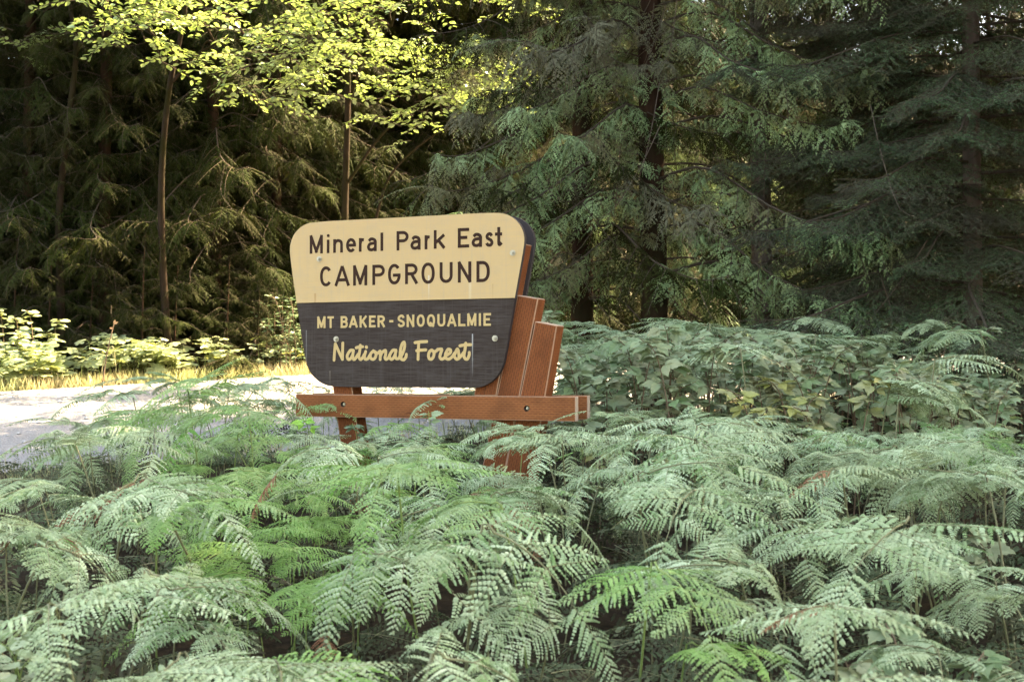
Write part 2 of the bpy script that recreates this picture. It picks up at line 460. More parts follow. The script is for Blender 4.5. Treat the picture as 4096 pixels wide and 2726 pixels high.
def panel_mat(name, base, wear, grain, wear_lo, wear_hi, streak, drips=()):
    m, nt, out = new_mat(name); n = N(nt)
    uv = n('ShaderNodeUVMap').outputs[0]
    mp = n('ShaderNodeMapping', {'Vector': uv, 'Scale': (3.0, 60.0, 1)})
    g = n('ShaderNodeTexNoise', {'Vector': mp.outputs[0], 'Scale': 2.0, 'Detail': 7.0, 'Roughness': 0.7, 'Distortion': 0.6})
    mv = n('ShaderNodeMapping', {'Vector': uv, 'Scale': (45.0, 1.2, 1)})
    v = n('ShaderNodeTexNoise', {'Vector': mv.outputs[0], 'Scale': 1.6, 'Detail': 4.0})
    bg = n('ShaderNodeTexNoise', {'Vector': uv, 'Scale': 3.0, 'Detail': 4.0})
    f = n.math('MULTIPLY', n.ramp(g.outputs[0], [(wear_lo, (0, 0, 0)), (wear_hi, (1, 1, 1))]), n.math('ADD', bg.outputs[0], 0.1))
    c = n.mix(f, base, wear)
    c = n.mix(n.math('MULTIPLY', n.ramp(v.outputs[0], [(0.52, (0, 0, 0)), (0.75, (1, 1, 1))]), streak), c, grain)
    blot = n('ShaderNodeTexNoise', {'Vector': uv, 'Scale': 7.0, 'Detail': 6.0, 'Roughness': 0.7})
    c = n.mix(n.math('MULTIPLY', n.ramp(blot.outputs[0], [(0.5, (0, 0, 0)), (0.8, (1, 1, 1))]), 0.55), c, grain)
    xy = n('ShaderNodeSeparateXYZ', {0: uv})
    for (bu, bv, ln, wd, colr, am) in drips:                # run-off stains below bolts and scratches
        dx = n.math('ABSOLUTE', n.math('SUBTRACT', xy.outputs[0], bu))
        wob = n.math('ADD', dx, n.math('MULTIPLY', n.math('SUBTRACT', blot.outputs[0], 0.5), 0.008))
        mx = n('ShaderNodeMapRange', {'Value': wob, 'From Min': 0.0, 'From Max': wd, 'To Min': 1.0, 'To Max': 0.0}).outputs[0]
        dy = n.math('SUBTRACT', bv, xy.outputs[1])
        my = n('ShaderNodeMapRange', {'Value': dy, 'From Min': 0.0, 'From Max': ln, 'To Min': 1.0, 'To Max': 0.0}).outputs[0]
        c = n.mix(n.math('MULTIPLY', n.math('MULTIPLY', mx, n.math('MULTIPLY', my, n.math('GREATER_THAN', dy, 0.0))), am), c, colr)
    bp = n('ShaderNodeBump', {'Height': g.outputs[0], 'Strength': 0.35, 'Distance': 0.003})
    p = n('ShaderNodeBsdfPrincipled', {'Base Color': c, 'Roughness': 0.65, 'Normal': bp.outputs[0], 'Specular IOR Level': 0.12})
    nt.links.new(p.outputs[0], out.inputs[0])
    return m

M_GROUND = ground_mat()
M_ROAD = road_mat()
M_WOOD = wood_mat('stained_timber', (0.215, 0.069, 0.024), (0.07, 0.024, 0.010), (0.165, 0.048, 0.017))
M_WOOD2 = wood_mat('stained_rail_timber', (0.27, 0.098, 0.035), (0.10, 0.036, 0.016), (0.22, 0.073, 0.026))
M_CUT = plain('weathered_cut_wood', (0.42, 0.31, 0.23), rough=0.85)
M_WORN = plain('worn_timber_edge', (0.36, 0.20, 0.115), rough=0.85)
M_CREAM = panel_mat('cream_paint', (0.50, 0.333, 0.157), (0.44, 0.31, 0.172), (0.385, 0.293, 0.182), 0.45, 0.7, 0.45,
                    drips=[(-0.626, 0.128, 0.20, 0.010, (0.30, 0.14, 0.05), .7), (0.575, 0.16, 0.12, 0.006, (0.30, 0.20, 0.10), .5), (0.16, 0.22, 0.16, 0.006, (0.60, 0.55, 0.45), .8), (0.43, 0.2, 0.3, 0.012, (0.58, 0.50, 0.36), .5)])
M_BROWN = panel_mat('brown_paint', (0.030, 0.019, 0.014), (0.088, 0.071, 0.062), (0.072, 0.058, 0.050), 0.42, 0.72, 0.4,
                    drips=[(0.445, -0.13, 0.26, 0.005, (0.42, 0.40, 0.37), .9), (-0.52, -0.35, 0.10, 0.006, (0.25, 0.2, 0.15), .5), (-0.69, -0.1, 0.4, 0.006, (0.3, 0.28, 0.26), .5)])
M_EDGE = plain('brown_edge_paint', (0.05, 0.04, 0.038), rough=0.7, spec=0.15)
M_LET_D = plain('letter_brown', (0.044, 0.022, 0.015), rough=0.9, spec=0.1)
M_LET_C = plain('letter_cream', (0.52, 0.35, 0.14), rough=0.6)
M_STEEL = plain('galvanised_steel', (0.42, 0.38, 0.30), rough=0.45, metal=0.7)
M_HOLE = plain('drilled_wood', (0.06, 0.03, 0.02), rough=0.9)
M_STONE = plain('road_stone', (0.38, 0.36, 0.34), rough=0.9)

# ------------------------------------------------------------------ the setting: ground and road
def sheet(name, X, Y, dz, mat, edge=None):
    nx, ny = X.shape
    Z = gz(X, Y) + dz
    V = np.stack([X, Y, Z], -1).reshape(-1, 3)
    i = np.arange(nx - 1)[:, None] * ny; j = np.arange(ny - 1)[None]
    Q = np.stack([i + j, i + ny + j, i + ny + j + 1, i + j + 1], -1).reshape(-1, 4)
    return obj(name, make_mesh(name, V, Q, mats=(mat,), smooth=True))

gx = np.concatenate([np.linspace(-400, -30, 12), np.linspace(-28, 28, 57), np.linspace(30, 400, 12)])
gy = np.concatenate([np.linspace(-300, -12, 10), np.linspace(-11, 36, 95), np.linspace(38, 104, 20), [140, 400]])
X, Y = np.meshgrid(gx, gy, indexing='ij')
tag(sheet('ground', X, Y, 0.0, M_GROUND), 'dark forest floor of soil and dead needles under the ferns and trees', kind='structure')

rs = np.random.default_rng(5)
S = np.linspace(-60, 90, 301)
w0 = 0.18 * np.sin(S * 0.9) + 0.10 * np.sin(S * 2.3 + 1)
w1 = 0.10 * np.sin(S * 0.7 + 2) + 0.07 * np.sin(S * 3.1)
F = np.linspace(0, 1, 15)
QQ = (Q_NEAR + w0)[:, None] * (1 - F) + (Q_FAR + w1)[:, None] * F
SS = np.repeat(S[:, None], 15, 1)
X = RD[0] * SS + RN[0] * QQ; Y = RD[1] * SS + RN[1] * QQ
tag(sheet('road', X, Y, 0.008, M_ROAD), 'pale grey gravel road curving past behind the campground sign', kind='structure')

g = Geo()                                              # loose stones lying on the road
k = 1500
ss = rs.uniform(-9, 14, k); qq = rs.uniform(Q_NEAR, Q_FAR - .1, k)
for s_, q_ in zip(ss, qq):
    p = sq(s_, q_); r = 0.008 + 0.022 * rs.random() ** 3
    c = G(p[0], p[1], 0.008 + r * 0.3)
    o8 = np.array([[1, 0, 0], [0, 1, 0], [-1, 0, 0], [0, -1, 0], [0, 0, .8], [0, 0, -.8]]) * r * rs.uniform(.7, 1.3, (6, 3))
    g.add(c + o8, T=[[0, 1, 4], [1, 2, 4], [2, 3, 4], [3, 0, 4], [1, 0, 5], [2, 1, 5], [3, 2, 5], [0, 3, 5]])
tag(obj('road_gravel', g.mesh('road_gravel', M_STONE)), 'scattered loose stones lying on the gravel road', 'gravel', kind='stuff')

# ------------------------------------------------------------------ the campground sign
TH = math.radians(22.7)
SU = np.array([math.cos(TH), -math.sin(TH), 0.0])      # along the sign, towards its near end
SNF = np.array([-math.sin(TH), -math.cos(TH), 0.0])    # out of its front face
SZ = np.array([0.0, 0.0, 1.0])
P0 = at(1620, 1250, 7.3)                               # a point of the board's front face
def on_sign(px, py, back=0.0):
    """photograph pixel -> (u, v) on the sign plane that lies `back` behind the board's face"""
    d = ray(px, py); pp = P0 - SNF * back
    hit = CAM + d * (np.dot(pp - CAM, SNF) / np.dot(d, SNF))
    return np.array([np.dot(hit - P0, SU), hit[2] - P0[2]])
BASE = G(*(P0 - SNF * 0.1)[:2])
def sign_pt(uv, back):
    return P0 + SU * uv[0] + SZ * uv[1] - SNF * back - BASE

sign = empty('campground_sign', BASE)
tag(sign, 'cream and dark brown wooden campground sign on reddish stepped timber posts', 'sign')
Z1 = lambda x, y: (1100 + x / 1.7423, 800 + y / 1.7423)       # coordinates read off enlarged views
Z2 = lambda x, y: (1220 + x / 2.9086, 900 + y / 2.9086)
Z3 = lambda x, y: (1250 + x / 3.1838, 1240 + y / 3.1838)
Z4 = lambda x, y: (1310 + x / 3.9267, 1340 + y / 3.9267)
RIGHT_SIDE = [(1440, 1301), (1500, 1272), (1550, 1225), (1582, 1168), (1600, 1105), (1640, 870), (1672, 684)]
lower = [(152, 719), (195, 1010), (214, 1110), (225, 1155), (247, 1205), (287, 1250), (340, 1285), (400, 1300), (700, 1303), (1000, 1305), (1390, 1308)] + RIGHT_SIDE
upper = [(152, 717), (1672, 682), (1715, 440), (1741, 290), (1735, 232), (1714, 180), (1680, 138), (1630, 104), (1560, 85), (1200, 103), (800, 125),
         (270, 152), (205, 170), (150, 213), (115, 275), (101, 350), (125, 530)]
def slab(name, pts, b0, b1, mats, parent, inset=0.0):
    P_ = np.array(pts, float)
    for _ in range(3):                                 # round the outline, keep true corners
        new = []
        for i in range(len(P_)):
            a, b, c = P_[i - 1], P_[i], P_[(i + 1) % len(P_)]
            turn = np.dot(unit(b - a), unit(c - b))
            if turn < .55 or turn > .9995: new.append(b)
            else: new += [b + (a - b) * .25, b + (c - b) * .25]
        P_ = np.array(new)
    uv = np.array([on_sign(*Z1(*p)) for p in P_])
    k = len(uv)
    V = [sign_pt(p, b0) for p in uv] + [sign_pt(p, b1) for p in uv]
    me = bpy.data.meshes.new(name)
    faces = [list(range(k)), list(range(2 * k - 1, k - 1, -1))] + [[i, k + i, k + (i + 1) % k, (i + 1) % k] for i in range(k)]
    me.from_pydata([tuple(v) for v in V], [], faces)
    for m in mats: me.materials.append(m)
    l = me.uv_layers.new(name='UVMap')
    UV2 = np.vstack([uv, uv])
    for lp in me.loops: l.data[lp.index].uv = UV2[lp.vertex_index]
    for f in me.polygons: f.material_index = 0 if f.index == 0 else min(1, len(mats) - 1)
    bm_fix(me)
    o = obj(name, me, parent)
    return o
def bm_fix(me):
    import bmesh
    bm = bmesh.new(); bm.from_mesh(me)
    bmesh.ops.recalc_face_normals(bm, faces=bm.faces)
    bm.to_mesh(me); bm.free()
up_panel = tag(slab('upper_panel', upper, -0.0015, 0.030, (M_CREAM, M_EDGE), sign), 'cream upper half with brown routed lettering')
lo_panel = tag(slab('lower_panel', lower, 0.0, 0.030, (M_BROWN, M_EDGE), sign), 'weathered dark brown lower half with cream lettering')
groove = slab('divider_strip', [(150, 706), (1674, 672), (1672, 681), (152, 716)], -0.0045, -0.0018, (M_CREAM, M_CREAM), up_panel)
whole = [p for p in lower[1:]] + [p for p in upper[2:]]
back_panel = tag(slab('back_panel', whole, 0.156, 0.184, (M_EDGE, M_EDGE), sign), 'dark back board of the double sign')

# lettering: centre lines swept with a flat stroke
def ell(cx, cy, rx, ry, a0, a1, n=18, p=1.0):
    a = np.radians(np.linspace(a0, a1, n))
    c, s = np.cos(a), np.sin(a)
    return [(cx + rx * math.copysign(abs(x) ** p, x), cy + ry * math.copysign(abs(y) ** p, y)) for x, y in zip(c, s)]
def sp(pts, n=26): return [tuple(v) for v in curve(pts, n)]
GL = {
 'M': [[(0, 0), (0, 1)], [(.02, 1), (.5, .06)], [(.98, 1), (.5, .06)], [(1, 0), (1, 1)]],
 'N': [[(0, 0), (0, 1)], [(.02, 1), (.98, 0)], [(1, 0), (1, 1)]],
 'A': [[(0, 0), (.46, 1)], [(1, 0), (.54, 1)], [(.2, .27), (.8, .27)]],
 'T': [[(.5, 0), (.5, 1)], [(0, 1), (1, 1)]],
 'E': [[(0, 0), (0, 1)], [(0, 1), (1, 1)], [(0, .52), (.78, .52)], [(0, 0), (1, 0)]],
 'L': [[(0, 0), (0, 1)], [(0, 0), (1, 0)]],
 'I': [[(.5, 0), (.5, 1)]],
 '-': [[(0, .5), (1, .5)]],
 'K': [[(0, 0), (0, 1)], [(1, 1), (.05, .36)], [(.36, .58), (1, 0)]],
 'P': [[(0, 0), (0, 1)], [(0, 1), (.55, 1)] + ell(.55, .745, .45, .255, 85, -85) + [(.55, .49), (0, .49)]],
 'R': [[(0, 0), (0, 1)], [(0, 1), (.55, 1)] + ell(.55, .75, .45, .25, 85, -85) + [(.55, .50), (0, .50)], [(.52, .48), (1, 0)]],
 'B': [[(0, 0), (0, 1)], [(0, 1), (.55, 1)] + ell(.55, .77, .38, .23, 85, -85) + [(.55, .54), (0, .54)], [(.3, .53), (.58, .53)] + ell(.58, .265, .42, .265, 85, -85) + [(.58, 0), (0, 0)]],
 'D': [[(0, 0), (0, 1)], [(0, 1), (.4, 1)] + ell(.4, .5, .6, .5, 88, -88, 26, .85) + [(.4, 0), (0, 0)]],
 'C': [ell(.52, .5, .52, .5, 40, 320, 40, .92)],
 'G': [ell(.52, .5, .52, .5, 40, 352, 44, .92), [(.52, .44), (1.0, .44)], [(1.02, .44), (1.02, .40)]],
 'O': [ell(.5, .5, .5, .5, 0, 360, 48, .9)],
 'Q': [ell(.5, .5, .5, .5, 0, 360, 48, .9), [(.45, .24), (.85, -.02)]],
 'U': [[(0, 1), (0, .34)] + ell(.5, .34, .5, .34, 185, 355, 24, .95) + [(1, .34), (1, 1)]],
 'S': [sp([(.95, .80), (.78, .97), (.45, 1), (.08, .86), (.06, .66), (.3, .55), (.7, .45), (.97, .3), (.92, .1), (.55, 0), (.2, .03), (.0, .2)], 40)],
 'i': [[(.5, 0), (.5, 1)]],
 'l': [[(.5, 0), (.5, 1)]],
 'n': [[(0, 0), (0, 1)], sp([(.03, .70), (.2, .92), (.55, 1), (.9, .88), (1, .62)], 18) + [(1, 0)]],
 'e': [[(.04, .50), (1, .50)], [(1, .50)] + ell(.5, .5, .5, .5, 4, 318, 36)],
 'r': [[(0, 0), (0, 1)], sp([(.02, .62), (.2, .86), (.5, .97), (.98, .96)], 14)],
 'a': [[(1, 0), (1, .68)], sp([(.08, .82), (.3, .98), (.6, 1), (.92, .88), (1, .64)], 18), sp([(1, .60), (.6, .60), (.2, .53), (0, .28), (.16, .05), (.5, 0), (.82, .08), (1, .22)], 30)],
 's': [sp([(.93, .82), (.7, .98), (.4, 1), (.1, .86), (.12, .66), (.45, .54), (.8, .42), (.96, .22), (.78, .04), (.45, 0), (.15, .07), (.0, .2)], 36)],
 'k': [[(0, 0), (0, 1)], [(.95, .72), (.08, .30)], [(.38, .44), (1, 0)]],
 't': [[(.55, 1), (.55, .16)], sp([(.55, .2), (.60, .04), (.78, 0), (1, .05)], 8), [(0, .66), (1, .66)]],
}
def stroke(geo, P, w, h, caps, disc=False):
    """P: points on the sign plane in metres; w: stroke width; h: height above the board"""
    P = np.asarray(P, float)
    closed = len(P) > 4 and np.linalg.norm(P[0] - P[-1]) < 1e-4
    if caps and not closed:
        P = P.copy()
        P[0] = P[0] - unit(P[1] - P[0]) * w * .5
        P[-1] = P[-1] + unit(P[-1] - P[-2]) * w * .5
    k = len(P)
    t = np.gradient(P, axis=0)
    if closed:
        t[0] = t[-1] = (P[1] - P[0]) + (P[-1] - P[-2])
    t /= np.maximum(1e-9, np.linalg.norm(t, axis=1))[:, None]
    nn = np.stack([-t[:, 1], t[:, 0]], 1)
    seg = np.diff(P, axis=0); seg /= np.maximum(1e-9, np.linalg.norm(seg, axis=1))[:, None]
    mit = np.ones(k)
    for i in range(1, k - 1):
        mit[i] = 1 / max(.6, abs(np.dot(nn[i], [-seg[i][1], seg[i][0]])))
    A = P + nn * (w / 2 * mit)[:, None]; B = P - nn * (w / 2 * mit)[:, None]
    V = []
    for p in A: V.append(sign_pt(p, -h))
    for p in B: V.append(sign_pt(p, -h))
    for p in A: V.append(sign_pt(p, 0.001))
    for p in B: V.append(sign_pt(p, 0.001))
    Q = []
    for i in range(k - 1):
        Q += [[i, i + 1, k + i + 1, k + i], [2 * k + i, 2 * k + i + 1, i + 1, i], [k + i, k + i + 1, 3 * k + i + 1, 3 * k + i]]
    if not closed:
        Q += [[0, k, 3 * k, 2 * k], [k - 1, 2 * k - 1, 4 * k - 1, 3 * k - 1]]
    geo.add(V, Q)
    if disc:
        for c, hh in ((P[0], h + .00012), (P[-1], h + .00024)):
            n_ = 14
            V = [sign_pt(c, -hh)] + [sign_pt(c + w / 2 * np.array([math.cos(a), math.sin(a)]), -hh) for a in np.linspace(0, 2 * math.pi, n_, endpoint=False)]
            V += [sign_pt(c + w / 2 * np.array([math.cos(a), math.sin(a)]), 0.001) for a in np.linspace(0, 2 * math.pi, n_, endpoint=False)]
            geo.add(V, [[1 + i, 1 + (i + 1) % n_, 1 + n_ + (i + 1) % n_, 1 + n_ + i] for i in range(n_)], [[0, 1 + i, 1 + (i + 1) % n_] for i in range(n_)])

def line_of_text(zoom, scale, letters, sw, slope, mat, parent, h0, low=None):
    for ch, x0, x1, yt, yb in letters:
        geo = Geo()
        xc = (x0 + x1) / 2
        def m(p):
            x = x0 + sw / 2 + p[0] * (x1 - x0 - sw); y = yb - sw / 2 - p[1] * (yb - yt - sw)
            return on_sign(*zoom(x, y + slope * (x - xc)))
        w = sw / scale * 7.3 / FPX * 1.03
        for i, pts in enumerate(GL[ch]):
            stroke(geo, [m(p) for p in pts], w, h0 + i * 0.00035, caps=len(pts) == 2 or ch in 'PRBDUnit')
        if ch == 'i':
            c = on_sign(*zoom(273, 123))
            stroke(geo, [c + [-.0005, 0], c + [.0005, 0]], w * 1.02, h0 + .001, False, True)
        obj('letter', geo.mesh('letter', mat), parent)
L1 = [('M', 55, 212, 118, 332), ('i', 255, 287, 170, 326), ('n', 328, 445, 163, 321), ('e', 478, 597, 152, 317), ('r', 627, 705, 150, 310), ('a', 722, 838, 145, 305),
      ('l', 880, 912, 88, 300), ('P', 1066, 1208, 70, 293), ('a', 1228, 1348, 123, 287), ('r', 1392, 1470, 118, 280), ('k', 1499, 1630, 58, 273), ('E', 1779, 1912, 35, 262),
      ('a', 1940, 2062, 92, 255), ('s', 2097, 2197, 85, 252), ('t', 2212, 2295, 24, 245)]
L2 = [('C', 175, 313, 480, 713), ('A', 347, 522, 476, 708), ('M', 560, 728, 467, 702), ('P', 784, 932, 461, 695), ('G', 966, 1112, 452, 690), ('R', 1165, 1313, 448, 684),
      ('O', 1355, 1512, 437, 682), ('U', 1567, 1720, 432, 672), ('N', 1779, 1937, 425, 666), ('D', 1996, 2152, 418, 661)]
L3 = [('M', 60, 168, 80, 228), ('T', 190, 273, 78, 226), ('B', 358, 452, 75, 225), ('A', 465, 577, 73, 222), ('K', 599, 692, 70, 220), ('E', 720, 805, 68, 218), ('R', 828, 923, 66, 217),
      ('-', 978, 1030, 128, 153), ('S', 1082, 1178, 58, 215), ('N', 1199, 1298, 57, 213), ('O', 1328, 1430, 55, 210), ('Q', 1458, 1562, 53, 209), ('U', 1590, 1692, 50, 207),
      ('A', 1716, 1832, 48, 206), ('L', 1856, 1948, 45, 203), ('M', 1971, 2088, 42, 200), ('I', 2119, 2146, 40, 199), ('E', 2178, 2273, 38, 198)]
line_of_text(Z2, 2.9086, L1, 35, -0.040, M_LET_D, up_panel, 0.0025)
line_of_text(Z2, 2.9086, L2, 36, -0.0285, M_LET_D, up_panel, 0.0025)
line_of_text(Z3, 3.1838, L3, 28, -0.0136, M_LET_C, lo_panel, 0.0012)
SCRIPT = [  # hand-lettered 'National Forest': strokes of each letter
 [[(103, 390), (112, 260), (122, 135)], [(125, 135), (180, 260), (235, 378)], [(236, 378), (238, 250), (242, 122)]],
 [[(408, 240), (365, 236), (325, 285), (309, 340), (332, 380), (368, 360), (398, 300), (408, 240)], [(408, 240), (398, 330), (415, 380), (447, 355), (480, 300)]],
 [[(516, 158), (508, 240), (494, 335), (520, 380), (552, 350), (575, 305)], [(452, 196), (505, 182), (553, 180)]],
 [[(600, 255), (580, 330), (592, 374), (632, 368), (668, 310)], [(611, 186), (613, 188)]],
 [[(722, 245), (680, 290), (674, 350), (714, 378), (750, 352), (762, 290), (722, 245)], [(745, 258), (782, 284), (822, 252)]],
 [[(828, 252), (830, 320), (828, 380)], [(832, 330), (860, 270), (910, 240), (915, 300), (904, 350), (922, 378), (960, 350), (985, 295)]],
 [[(1076, 236), (1030, 236), (988, 290), (976, 345), (1006, 378), (1040, 350), (1068, 285), (1076, 236)], [(1076, 240), (1066, 320), (1082, 366), (1128, 352), (1150, 260)]],
 [[(1160, 330), (1195, 250), (1214, 165), (1202, 111), (1172, 140), (1148, 220), (1142, 305), (1158, 368), (1198, 384), (1232, 345), (1240, 300)]],
 [[(1434, 120), (1427, 250), (1423, 378)], [(1376, 116), (1440, 106), (1558, 100)], [(1402, 242), (1440, 236), (1545, 228)]],
 [[(1636, 232), (1602, 260), (1587, 320), (1602, 368), (1640, 370), (1670, 322), (1670, 262), (1636, 232)], [(1660, 250), (1692, 258), (1736, 222)]],
 [[(1728, 226), (1796, 222), (1776, 290), (1766, 342), (1790, 374), (1830, 360), (1862, 322)]],
 [[(1866, 318), (1928, 275), (1932, 232), (1892, 224), (1856, 296), (1860, 358), (1908, 374), (1966, 330), (1998, 280)]],
 [[(1992, 318), (2040, 218), (2062, 290), (2064, 352), (2032, 376), (2002, 352)], [(2060, 366), (2112, 310), (2140, 270)]],
 [[(2172, 126), (2160, 230), (2144, 320), (2164, 368), (2200, 370), (2226, 312), (2228, 272)], [(2082, 166), (2160, 151), (2250, 148)]]]
for li, strokes in enumerate(SCRIPT):
    geo = Geo()
    for i, pts in enumerate(strokes):
        c = curve(pts, 8 * len(pts)) if len(pts) > 2 else np.array(pts, float)
        stroke(geo, [on_sign(*Z4(*p)) for p in c], 46 / 3.9267 * 7.3 / FPX * 1.03 * (1.12 if len(pts) == 2 else 1), 0.0012 + i * 0.0004 + (li % 2) * 0.0002, False, True)
    obj('letter', geo.mesh('letter', M_LET_C), lo_panel)

# timber: prisms given by a front outline on the sign plane, with UV along / across the grain
def timber(name, quad, b0, b1, parent, mat, axis, cham=0.006, top_cut=False, extra=()):
    """quad: four (u, v) corners TL, TR, BR, BL; axis 'v' upright or 'u' lying; edges chamfered"""
    import bmesh
    uv = np.array(quad, float)
    bm = bmesh.new()
    f = [bm.verts.new(sign_pt(p, b0)) for p in uv]
    b = [bm.verts.new(sign_pt(p, b1)) for p in uv]
    bm.faces.new(f); bm.faces.new(b[::-1])
    for i in range(4): bm.faces.new([f[i], b[i], b[(i + 1) % 4], f[(i + 1) % 4]])
    bmesh.ops.recalc_face_normals(bm, faces=bm.faces)
    bmesh.ops.bevel(bm, geom=list(bm.edges), offset=cham, segments=2, affect='EDGES', profile=0.6)
    l = bm.loops.layers.uv.new('UVMap')
    al = unit(uv[0] - uv[3]) if axis == 'v' else unit(uv[1] - uv[0])
    ac = np.array([al[1], -al[0]])
    for fc in bm.faces:
        nrm = np.array(fc.normal)
        end = abs(np.dot(nrm, SU * al[0] + SZ * al[1])) > 0.8
        fc.material_index = 1 if end else (2 if fc.calc_area() < .02 and min(e_.calc_length() for e_ in fc.edges) < cham * 1.4 else 0)
        for lp in fc.loops:
            v = np.array(lp.vert.co) + BASE - P0
            p2 = np.array([np.dot(v, SU), v[2]]); dd = -np.dot(v, SNF)
            lp[l].uv = (np.dot(p2, al) + hash(name) % 7 * .31, np.dot(p2, ac) + dd)
    me = bpy.data.meshes.new(name)
    bm.to_mesh(me); bm.free()
    me.materials.append(mat); me.materials.append(M_CUT); me.materials.append(M_WORN)
    o = obj(name, me, parent)
    return o

PF, PB = 0.032, 0.152                                   # front and back of the posts
def at_ground(a, b):
    """extend the line a->b on the sign plane down to below the ground"""
    zg = BASE[2] - P0[2] - 0.25
    t = (zg - a[1]) / (b[1] - a[1])
    return a + (b - a) * t
def post(name, tl, tr, bl, br, ground=True, label=None):
    A, B, C, D = (on_sign(*p, PF) for p in (tl, tr, br, bl))
    if ground:
        C, D = at_ground(B, C), at_ground(A, D)
    o = timber(name, [A, B, C, D], PF, PB, sign, M_WOOD, 'v')
    if label: o['label'] = label
    return o
post('post', (1253, 960), (1330, 955), (1331, 1547), (1408, 1547), label='post slanting along the far edge of the board')
post('post', (2010, 966), (2097, 974), (1895, 1582), (1985, 1582), ground=False, label='tall post behind the near edge of the board')
post('post', (2069, 1179), (2153, 1193), (1987, 1582), (2078, 1582), label='middle stepped post')
post('post', (2140, 1284), (2228, 1301), (2080, 1582), (2181, 1582), label='shortest stepped post at the near end')
def rail(px, b0, b1, label):
    q = [on_sign(*p, b0) for p in px]
    return tag(timber('rail', q, b0, b1, sign, M_WOOD2, 'u', cham=0.004), label)
front_px = [(1183, 1575), (2302, 1586), (2302, 1685), (1182, 1664)]
rail_f = rail(front_px, -0.020, PF - 0.002, 'front rail bolted across the posts')
q = [on_sign(*p, -0.020) for p in front_px]
me_r = [p for p in q]
rail_b = tag(timber('rail', q, PB + 0.034, PB + 0.084, sign, M_WOOD2, 'u', cham=0.004), 'back rail behind the posts')

def disc_geo(c, rad, b0, b1, n=16, squash=1.0, hexrot=0.0):
    V = [sign_pt(c + rad * np.array([math.cos(a + hexrot), math.sin(a + hexrot)]), b) for b in (b0, b1) for a in np.linspace(0, 2 * math.pi, n, endpoint=False)]
    V.append(sign_pt(c, b0))
    return V, [[i, (i + 1) % n, n + (i + 1) % n, n + i] for i in range(n)], [[i, (i + 1) % n, 2 * n] for i in range(n)]
for (x, y), par in (((310, 411), up_panel), ((1658, 368), up_panel), ((428, 968), lo_panel), ((1534, 963), lo_panel)):
    c = on_sign(*Z1(x, y))
    g = Geo()
    g.add(*disc_geo(c, 0.0175, -0.0055, 0.0, 20))
    g.add(*disc_geo(c, 0.0105, -0.016, -0.0056, 6, hexrot=.3))
    g.add(*disc_geo(c, 0.0055, -0.021, -0.0162, 12))
    obj('bolt', g.mesh('bolt', M_STEEL), par)
# counterbored bolt holes in the front rail
def drill(o, cuts):
    import bmesh
    for c in cuts:
        V, Q, T = disc_geo(c, 0.0175, -0.05, 0.006, 24)
        bm = bmesh.new()
        vs_ = [bm.verts.new(v) for v in V[:-1]]
        n_ = 24
        bm.faces.new(vs_[:n_]); bm.faces.new(vs_[n_:][::-1])
        for i in range(n_): bm.faces.new([vs_[i], vs_[n_ + i], vs_[n_ + (i + 1) % n_], vs_[(i + 1) % n_]])
        bmesh.ops.recalc_face_normals(bm, faces=bm.faces)
        bm.loops.layers.uv.new('UVMap')
        me = bpy.data.meshes.new('cutter'); bm.to_mesh(me); bm.free()
        me.materials.append(M_HOLE)
        co = bpy.data.objects.new('cutter', me); col.objects.link(co); co.parent = sign
        md = o.modifiers.new('hole', 'BOOLEAN'); md.object = co; md.operation = 'DIFFERENCE'; md.solver = 'EXACT'
        md.material_mode = 'TRANSFER'
    bpy.context.view_layer.update()
    dg = bpy.context.evaluated_depsgraph_get()
    new = bpy.data.meshes.new_from_object(o.evaluated_get(dg), preserve_all_data_layers=True, depsgraph=dg)
    for md in list(o.modifiers):
        co = md.object; o.modifiers.remove(md); bpy.data.objects.remove(co)
    o.data = new
cuts = [on_sign(*Z1(474, 1422), -0.020), on_sign(*Z1(1754, 1450), -0.020)]
drill(rail_f, cuts)
for c in cuts:
    g = Geo()
    g.add(*disc_geo(c, 0.0095, -0.010, 0.008, 6, hexrot=.5))
    g.add(*disc_geo(c, 0.005, -0.014, -0.0101, 12))
    obj('bolt', g.mesh('bolt', M_STEEL), rail_f)

